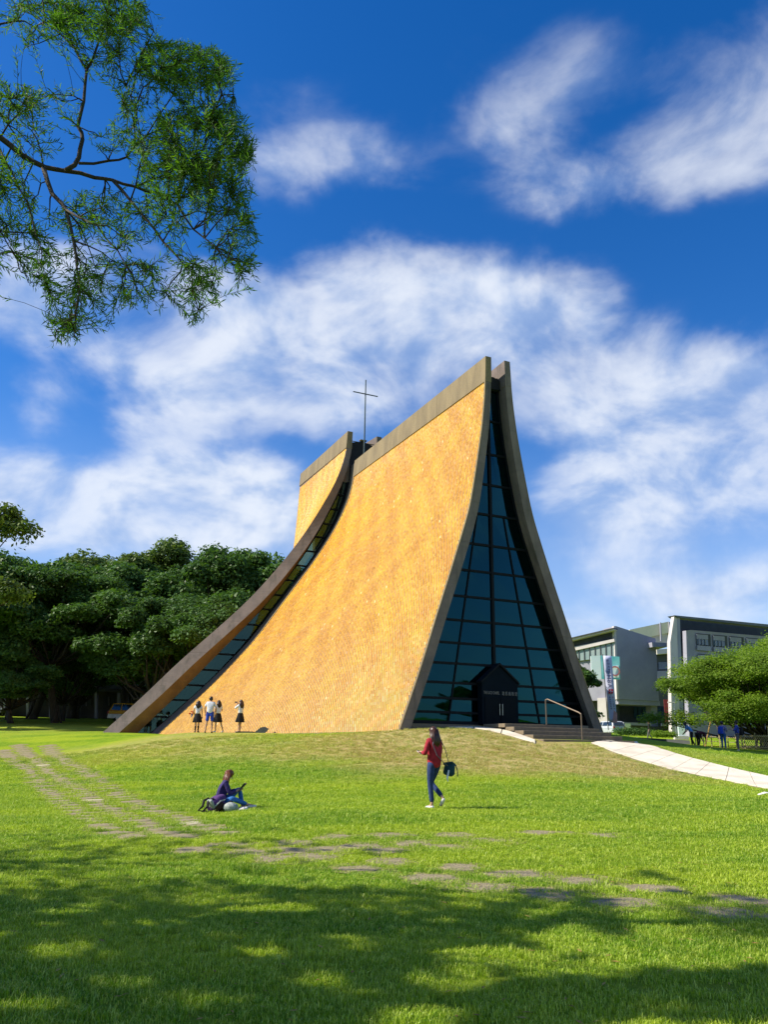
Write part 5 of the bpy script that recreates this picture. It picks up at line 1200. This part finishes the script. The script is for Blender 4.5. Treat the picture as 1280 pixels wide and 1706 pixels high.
    for j in range(nV+1):
        ph = PI*j/nV
        for i in range(nU):
            th = 2*PI*i/nU; x, y, z = math.sin(ph)*math.cos(th), math.sin(ph)*math.sin(th), math.cos(ph)
            rr0 = 1.0+.04*math.sin(i*5+j)
            if y > .25 and z < .35: rr0 = .80
            if z < -.35: rr0 *= .92
            V.append(tuple(hc+np.array(Mx @ Vector((x*.095*k*rr0, y*.108*k*rr0, z*.112*k*rr0)))))
    hm.add(V, [(j*nU+i, j*nU+(i+1) % nU, (j+1)*nU+(i+1) % nU, (j+1)*nU+i) for j in range(nV) for i in range(nU)])
    ln = wear.get('hair_len', 0)
    if ln:
        for q in range(22):
            a = PI+PI*(.04+.92*q/21) if ln > .1 else PI*1.5
            r0 = .085*k; st = hc+rt*math.cos(a)*r0+look*math.sin(a)*r0*1.05; L_ = ln*k*rg.uniform(.8, 1.1); back = -look*.035*k if wear.get('hair_back', 1) else 0
            en = st+back+np.array([0, 0, -L_])+rt*math.cos(a)*.02*k; md = lerp(st, en, .5)+rt*math.cos(a)*.03*k-look*.02*k+rt*rg.uniform(-.01, .01)
            hm.tube([tuple(st+upv*.03*k), tuple(md), tuple(en)], [.030*k, rg.uniform(.026, .038)*k, .005*k], 6)
    hm.build('hair', wear['hair'], t, True)
    # clothes
    if 'top' in wear:
        m_, sleeve, hem = wear['top']; s = Sk()
        pv = s.v(lerp(J['pelvis'], J['spine'], hem), ((.19 if hem < -.5 else .148)*w_,)*2); sp = s.v(J['spine'], (.128*w_, .128*w_), pv); ch = s.v(J['chest'], (.136*w_, .136*w_), sp); s.v(lerp(J['chest'], J['neck'], .92), (.078*w_, .072*w_), ch)
        for sd in 'LR':
            a = s.v(J['sh'+sd], .066*k, ch)
            if sleeve <= 1: s.v(lerp(J['sh'+sd], J['el'+sd], sleeve), .062*k, a)
            else: a = s.v(J['el'+sd], .052*k, a); s.v(lerp(J['el'+sd], J['wr'+sd], sleeve-1), .040*k, a)
        skinmesh('shirt', s.V, s.E, s.R, m_, t, 2)
    if 'trousers' in wear:
        m_, q = wear['trousers']; s = Sk(); pv = s.v(lerp(J['pelvis'], J['spine'], .05), (.098*w_, .098*w_)); 
        for sd in 'LR':
            a = s.v(J['hip'+sd], .094*k, pv); a = s.v(lerp(J['hip'+sd], J['knee'+sd], .55), .082*k, a)
            if q > .5: a = s.v(J['knee'+sd], .062*k, a); s.v(lerp(J['knee'+sd], J['ank'+sd], .9 if q >= 1 else q), .050*k, a)
            else: s.v(lerp(J['hip'+sd], J['knee'+sd], .92), .088*k, a)
        skinmesh('trousers' if q > .5 else 'shorts', s.V, s.E, s.R, m_, t, 2)
    if 'skirt' in wear:
        sk = MB(); n = 40; V = []; top_ = J['pelvis'][2]+.07*k; bot = top_-.46*k
        for j in range(6):
            f = j/5; z = top_+(bot-top_)*f; r0 = (.135+.105*f**.8)*k
            for i in range(n): a = 2*PI*i/n; q = r0*(1+(.07*f*(1 if i % 2 else -1))); V.append((J['pelvis'][0]+q*math.cos(a)*1.05, J['pelvis'][1]+q*math.sin(a)*.85, z))
        sk.add(V, [(j*n+i, j*n+(i+1) % n, (j+1)*n+(i+1) % n, (j+1)*n+i) for j in range(5) for i in range(n)]); sk.build('skirt', wear['skirt'], t)
    for sd in 'LR':
        a, b = np.array(J['ank'+sd]), np.array(J['toe'+sd]); d = b-a; d /= np.linalg.norm(d); s = Sk(); hl = a-d*.02*k+np.array([0, 0, -.045*k])*(1 if d[2] > -.8 else .3)
        i0 = s.v(hl-np.array([d[0], d[1], 0])*.03*k, .040*k); i1 = s.v(lerp(tuple(hl), tuple(b), .5), (.043*k, .036*k), i0); s.v(tuple(b+np.array([d[0], d[1], 0])*.05*k+np.array([0, 0, .004])), (.040*k, .026*k), i1)
        skinmesh('shoe', s.V, s.E, s.R, wear['shoe'], t, 1)
        if 'sock' in wear: m = MB(); m.tube([lerp(J['knee'+sd], J['ank'+sd], .35), lerp(J['knee'+sd], J['ank'+sd], .97)], [.053*k, .038*k], 10); m.build('sock', wear['sock'], t)
    return t, J
cl_ = lambda n, c, c2=None: mat(n, c, c2, .85, 14, .25, 30)
M_SHW = cl_('white_cotton', (.72, .72, .76), (.64, .64, .68)); M_BLK = cl_('black_cloth', (.012, .011, .012)); M_BLUE = cl_('bright_blue_cloth', (.02, .07, .50), (.015, .05, .38)); M_JEAN = cl_('dark_denim', (.02, .045, .14), (.012, .03, .10))
M_REDC = cl_('crimson_knit', (.36, .012, .028), (.26, .008, .02)); M_JEANL = cl_('bright_denim', (.03, .16, .42), (.02, .11, .32)); M_NAVYC = cl_('indigo_jumper', (.035, .02, .12), (.02, .012, .08)); M_HB = mat('dark_hair', (.018, .010, .007), (.035, .018, .010), .4, 20)
M_HR = mat('auburn_hair', (.16, .052, .02), (.09, .03, .012), .38, 22); M_HBR = mat('brown_hair', (.06, .024, .013), (.035, .014, .008), .38, 22); M_SHOE = mat('white_shoe', (.72, .68, .66), None, .6); M_SHOEB = mat('black_shoe', (.02, .02, .02), None, .5)
M_GREY = cl_('grey_cloth', (.13, .12, .14)); M_LAV = cl_('lavender_shirt', (.24, .22, .38)); M_COB = cl_('cobalt_shirt', (.04, .07, .38)); M_SKY = cl_('sky_blue_shirt', (.10, .28, .66)); M_MAR = cl_('maroon_shirt', (.08, .008, .03)); M_TEALB = cl_('teal_leather', (.008, .05, .075), (.004, .03, .05)); M_BLUEP = cl_('blue_denim_trousers', (.02, .12, .36))
def GP(x, y): return (x, y, on(x, y))
def gx(px, py, D): p = at(px, py, D); return p[0], D
GST = 'students and teacher standing by the tiled wall'
x, y = gx(327, 1221, 41.2)
figure('girl in white blouse and black skirt holding red flowers left of the tall man', GP(x, y), .15, 1.58, dict(elL=(-.24, -.02, 1.12), wrL=(-.20, .16, 1.0), ankL=(-.07, -.01, .09), ankR=(.07, 0, .09), kneeL=(-.08, .01, .49), kneeR=(.08, .01, .49)),
       dict(top=(M_SHW, .55, .1), skirt=M_BLK, sock=M_BLK, shoe=M_SHOEB, hair=M_HB, hair_len=.32), GST)
b_ = empty('bouquet', (x-.34, y+.12, on(x, y)+.93)); tag(b_, 'bunch of red flowers in the hand of the girl by the wall', 'flowers')
rg = random.Random(4); M_PET = mat('red_petals', (.65, .05, .02), (.5, .02, .01), .6, 20)
for k in range(12): m = MB(); m.lathe([(0, -.02), (.035, 0), (.045, .02), (.02, .03), (0, .02)], 7, Matrix.Translation((rg.uniform(-.12, .10), rg.uniform(-.1, .1), rg.uniform(-.08, .1)))); m.build('flower', M_PET, b_)
m = MB(); m.tube([(0, 0, -.2), (.03, 0, 0)], [.02, .06], 8); m.build('wrapping', M_LAV, b_)
x, y = gx(347.5, 1222, 40.3)
figure('tall man in white shirt and bright blue shorts seen from behind at the wall', GP(x, y), 0.0, 1.78, dict(kneeL=(-.13, .01, .49), ankL=(-.17, -.01, .09), toeL=(-.2, .12, .035), kneeR=(.12, .01, .49), ankR=(.13, 0, .09), elL=(-.27, -.03, 1.12), wrL=(-.24, .10, .92), elR=(.27, -.03, 1.12), wrR=(.24, .12, .95)),
       dict(top=(M_SHW, .7, -.35), trousers=(M_BLUE, .4), shoe=M_SHOEB, hair=M_HB), GST, 1.22)
x, y = gx(361, 1222, 41.3)
figure('girl in black skirt mostly hidden behind the tall man, one white shoe stepping out', GP(x, y), .7, 1.60, dict(hipR=(.09, 0, .88), kneeR=(.18, -.04, .50), ankR=(.30, -.10, .09), toeR=(.33, .06, .03), elR=(.26, .06, 1.12), wrR=(.10, .24, 1.18)),
       dict(top=(M_SHW, .6, .1), skirt=M_BLK, shoe=M_SHOE, hair=M_HB, hair_len=.28), GST)
x, y = gx(398.5, 1221, 40.3)
fg, J = figure('girl in white blouse and pleated black skirt raising a camera to her face', GP(x, y), .95, 1.60, dict(elL=(-.20, .20, 1.22), wrL=(-.06, .26, 1.46), elR=(.20, .20, 1.24), wrR=(.06, .26, 1.46), kneeL=(-.06, .0, .49), ankL=(-.05, 0, .09), kneeR=(.06, .02, .49), ankR=(.06, .02, .09)),
       dict(top=(M_SHW, 1.4, .1), skirt=M_BLK, shoe=M_SHOEB, hair=M_HBR, hair_len=.36), GST)
cm_ = empty('camera', tuple(fg.matrix_basis @ Vector((0, .33, 1.45))), .95); tag(cm_, 'small black camera held up by the girl standing alone at the wall', 'camera')
m = MB(); m.box((0, 0, 0), (.13, .05, .08)); m.build('camera_body', M_BLK, cm_); m = MB(); m.lathe([(0, 0), (.03, 0), (.03, .05), (0, .05)], 10, Matrix.Rotation(-PI/2, 4, 'X')); m.build('lens', M_SHOEB, cm_)

# the woman walking in the red jumper
x, y = 1.25, 17.75; wz = on(x, y); RZW = .72
wt, J = figure('woman in crimson jumper and dark jeans walking with a phone in her hands', (x-.10, y, wz), RZW, 1.70,
       dict(spine=(0, -.02, 1.10), chest=(0, -.01, 1.27), kneeL=(-.09, .03, .49), ankL=(-.09, -.03, .085), toeL=(-.09, .12, .03), kneeR=(.10, .20, .52), ankR=(.10, -.17, .22), toeR=(.10, -.10, .055),
            elL=(-.25, .02, 1.11), wrL=(-.13, .24, 1.14), elR=(.23, .04, 1.10), wrR=(.0, .27, 1.13), head=(0, .03, 1.54), top=(0, .03, 1.62)),
       dict(top=(M_REDC, 1.85, -.75), trousers=(M_JEAN, 1), shoe=M_SHOE, hair=M_HBR, hair_len=.40, look=(-.1, 1, -.25)), wide=1.04)
ph = empty('phone', tuple(Matrix.Translation((x-.10, y, wz)) @ Matrix.Rotation(RZW, 4, 'Z') @ Vector((-.07, .36, 1.13))), RZW); tag(ph, 'pale phone in the hands of the walking woman', 'phone')
m = MB(); m.box((0, 0, 0), (.075, .14, .010), Matrix.Rotation(.5, 3, 'X')); o = m.build('phone_case', M_SHOE, ph); m = MB(); m.box((0, 0, .008), (.066, .125, .004), Matrix.Rotation(.5, 3, 'X')); m.build('screen', M_CGL, ph)
bagp = Matrix.Translation((x-.10, y, wz)) @ Matrix.Rotation(RZW, 4, 'Z')
bg_ = empty('shoulder_bag', tuple(bagp @ Vector((.33, -.13, .80))), RZW+.3); tag(bg_, 'dark teal bag on a long strap at the hip of the walking woman', 'bag')
def softbox(name, c, d, m_, par, bev=.04, lean=0.0):
    m = MB(); m.box(c, d, Matrix.Rotation(lean, 3, 'X'), .86); o = m.build(name, m_, par, True); b = o.modifiers.new('b', 'BEVEL'); b.width = bev; b.segments = 3; return o
softbox('bag_body', (0, 0, 0), (.17, .25, .28), M_TEALB, bg_, .07, .25); softbox('pocket', (.08, 0, -.05), (.09, .18, .14), M_TEALB, bg_, .04, .2)
m = MB(); m.prism([(-.07, -.11, .12), (.09, -.11, .06), (.10, .11, .03), (-.07, .11, .09)], (0, 0, .04)); m.build('flap', M_TEALB, bg_)
for q in (-.1, 0, .1): m = MB(); m.tube([(.11, q, .08), (.145, q*1.2, -.03), (.13, q*1.3, -.15)], .012, 5); m.build('strap_end', M_TEALB, bg_)
m = MB(); m.tube([tuple(bg_.matrix_basis.inverted() @ (bagp @ Vector(v))) for v in ((.30, -.14, .92), (.20, -.15, 1.18), (.10, -.10, 1.40), (-.05, -.05, 1.425), (-.16, -.12, 1.30), (-.08, -.165, 1.08), (.10, -.16, .95), (.27, -.15, .86))], .009, 6); m.build('strap', M_GREY, bg_)
m = MB(); m.tube([tuple(bg_.matrix_basis.inverted() @ (bagp @ Vector(v))) for v in ((.24, -.2, .78), (.19, -.2, .62), (.21, -.2, .55))], [.018, .024, .01], 6); m.build('tag_ribbon', M_SHW, bg_)

# the seated reader
x, y = -3.42, 18.2; z = on(x, y); RZS = -1.22
st, J = figure('woman with auburn hair in an indigo jumper sitting on the grass reading', (x, y, z), RZS, 1.62,
       dict(pelvis=(0, 0, .13), spine=(0, -.01, .32), chest=(0, .04, .50), neck=(0, .09, .64), head=(0, .15, .745), top=(0, .17, .825), hipL=(-.09, .03, .12), hipR=(.09, .03, .12),
            kneeL=(-.08, .42, .46), ankL=(-.02, .50, .09), toeL=(0, .62, .04), kneeR=(.32, .20, .27), ankR=(.14, .60, .12), toeR=(.12, .76, .09), shL=(-.165, .06, .585), shR=(.165, .06, .585), elL=(-.20, .20, .38), elR=(.22, .16, .36), wrL=(-.04, .37, .44), wrR=(.08, .34, .42)),
       dict(top=(M_NAVYC, 1.85, -.2), trousers=(M_JEANL, 1), shoe=M_SHOE, hair=M_HR, hair_len=.42, look=(.0, 1, -.75)), wide=1.02)
sm = Matrix.Translation((x, y, z)) @ Matrix.Rotation(RZS, 4, 'Z')
bk = empty('tablet', tuple(sm @ Vector((.03, .44, .47))), RZS); tag(bk, 'dark tablet in a brown case read by the seated woman', 'tablet')
m = MB(); m.box((0, 0, 0), (.17, .014, .23), Matrix.Rotation(-.75, 3, 'X')); m.build('case', mat('brown_case', (.13, .08, .04), None, .7), bk); m = MB(); m.box((0, -.010, .006), (.15, .006, .20), Matrix.Rotation(-.75, 3, 'X')); m.build('screen', M_CGL, bk)
bp_ = empty('backpack', tuple(sm @ Vector((.30, -.16, 0))), RZS+.5); tag(bp_, 'purple and grey backpack slumped on the grass next to the seated woman', 'backpack')
M_PUR = cl_('purple_nylon', (.10, .035, .16), (.05, .02, .09)); M_PGR = cl_('pale_patterned_cloth', (.42, .44, .40), (.18, .22, .20)); M_DBR = cl_('dark_brown_lining', (.04, .018, .01))
softbox('bag_body', (0, .0, .16), (.30, .36, .26), M_PUR, bp_, .08, .5); softbox('front_pocket', (.12, .02, .10), (.12, .26, .16), M_DBR, bp_, .05, .4); softbox('side_panel', (.05, -.15, .16), (.18, .07, .20), M_PGR, bp_, .03, .5)
for q in (-.09, .07): m = MB(); m.tube([(q, -.10, .27), (q-.05, -.19, .22), (q+.02, -.27, .11), (q-.04, -.33, .03), (q+.05, -.27, .015), (q, -.16, .03)], [.022, .028, .026, .02, .016, .012], 6); m.build('strap', M_BLK, bp_)
softbox('top_pocket', (.0, .12, .27), (.22, .20, .12), M_PUR, bp_, .05, .3)
m = MB(); m.tube([(.155, -.12, .12), (.17, .0, .22), (.14, .14, .24)], .014, 5); m.build('zip', M_PGR, bp_)
pc = empty('pouch', tuple(sm @ Vector((.47, .14, .0)))); tag(pc, 'round white patterned pouch beside the backpack on the grass', 'pouch')
m = MB(); m.lathe([(0, .0), (.11, .015), (.145, .08), (.12, .15), (.05, .19), (0, .2)], 14, sx=1.15); m.build('pouch_body', M_PGR, pc, True); m = MB(); m.tube([(-.08, 0, .16), (0, -.02, .22), (.08, 0, .16)], .012, 5); m.build('drawstring', M_DBR, pc)
pb = empty('plastic_bag', tuple(sm @ Vector((.38, .42, 0)))); tag(pb, 'crumpled white plastic bag lying by the knee of the seated woman', 'bag')
m = MB(); rg = random.Random(2); n = 9
V = [(.0, 0, .09)]+[(.06*math.cos(2*PI*i/n)*rg.uniform(.8, 1.5), .05*math.sin(2*PI*i/n), .07+rg.uniform(-.02, .03)) for i in range(n)]+[(.15*math.cos(2*PI*i/n)*rg.uniform(.8, 1.3), .09*math.sin(2*PI*i/n), .005) for i in range(n)]
m.add(V, [(0, 1+i, 1+(i+1) % n) for i in range(n)]+[(1+i, 1+n+i, 1+n+(i+1) % n, 1+(i+1) % n) for i in range(n)]); m.build('sheet', M_SHOE, pb)

# students on the far lawn
def backpack(label, par_loc, rz, m_):
    b = empty('backpack', par_loc, rz); tag(b, label, 'backpack'); softbox('bag_body', (0, 0, 0), (.32, .20, .46), m_, b, .08); softbox('front_pocket', (0, -.12, -.08), (.24, .08, .22), m_, b, .03)
    for q in (-.1, .1): m = MB(); m.tube([(q, .08, .2), (q*1.3, .2, .22), (q*1.35, .28, .05), (q*1.2, .2, -.15), (q, .08, -.2)], .018, 5); m.build('strap', m_, b)
x, y = 20.05, 48.3
figure('student in lavender shirt and blue trousers with a blue backpack, left of the pair', GP(x, y), -.9, 1.66, dict(elL=(-.22, .08, 1.12), wrL=(-.12, .25, 1.15), elR=(.23, .08, 1.12), wrR=(.12, .26, 1.10)), dict(top=(M_LAV, 1.8, -.3), trousers=(M_BLUEP, 1), shoe=M_SHOEB, hair=M_HB), None, 1.05)
R_ = Matrix.Rotation(-.9, 3, 'Z') @ Vector((0, -.22, 1.15)); backpack('bright blue backpack worn by the student in lavender', (x+R_.x, y+R_.y, on(x, y)+1.10), -.9, M_BLUE)
x, y = 20.72, 47.9
figure('student in cobalt shirt and grey trousers with a black backpack, right of the pair', GP(x, y), 1.2, 1.74, dict(elL=(-.22, .10, 1.14), wrL=(-.10, .30, 1.18), elR=(.22, .12, 1.14), wrR=(.10, .30, 1.20), kneeL=(-.09, .02, .49), ankL=(-.10, .0, .09)), dict(top=(M_COB, 1.5, .0), trousers=(M_GREY, 1), shoe=M_SHOE, hair=M_HB), None, 1.05)
R_ = Matrix.Rotation(1.2, 3, 'Z') @ Vector((0, -.24, 1.15)); backpack('black backpack worn by the student in cobalt', (x+R_.x, y+R_.y, on(x, y)+1.12), 1.2, M_BLK)
x, y = gx(1155, 1243, 50)
figure('long haired student in sky blue shirt and black trousers leaning forward on the lawn', GP(x, y), 1.0, 1.6, dict(spine=(0, .06, 1.08), chest=(0, .18, 1.22), neck=(0, .29, 1.33), head=(0, .38, 1.40), top=(0, .42, 1.46), shL=(-.165, .24, 1.28), shR=(.165, .24, 1.28), elL=(-.2, .30, 1.02), elR=(.2, .30, 1.02), wrL=(-.12, .45, .88), wrR=(.12, .45, .88), kneeR=(.12, .05, .49), ankR=(.2, -.12, .09), toeR=(.2, 0, .03)),
       dict(top=(M_SKY, .8, -.3), trousers=(M_BLK, 1), shoe=M_SHOEB, hair=M_HB, hair_len=.3, look=(0, 1, -.6)))
x, y = gx(1166, 1244, 49.5)
figure('student in maroon and black bending right down with hands to the grass', GP(x, y), -1.2, 1.62, dict(pelvis=(0, -.08, .86), hipL=(-.09, -.06, .84), hipR=(.09, -.06, .84), spine=(0, .10, .94), chest=(0, .28, .92), neck=(0, .40, .84), head=(0, .48, .76), top=(0, .53, .70), shL=(-.165, .34, .90), shR=(.165, .34, .90), elL=(-.19, .40, .62), elR=(.19, .40, .62), wrL=(-.10, .46, .36), wrR=(.10, .46, .36), kneeR=(.1, .0, .46), ankR=(.12, -.15, .09), toeR=(.12, 0, .03)),
       dict(top=(M_MAR, 1.4, -.1), trousers=(M_BLK, 1), shoe=M_SHOEB, hair=M_HB, look=(0, .8, -.8)))
x, y = gx(1083, 1221, 72)
figure('distant person in dark clothes walking past the hedge of the grey building', GP(x, y), 1.2, 1.65, dict(kneeL=(-.09, .14, .5), ankL=(-.1, .2, .09), toeL=(-.1, .34, .04), ankR=(.1, -.22, .12), toeR=(.1, -.1, .04)), dict(top=(M_BLK, 1.8, -.3), trousers=(M_GREY, 1), shoe=M_SHOE, hair=M_HB))
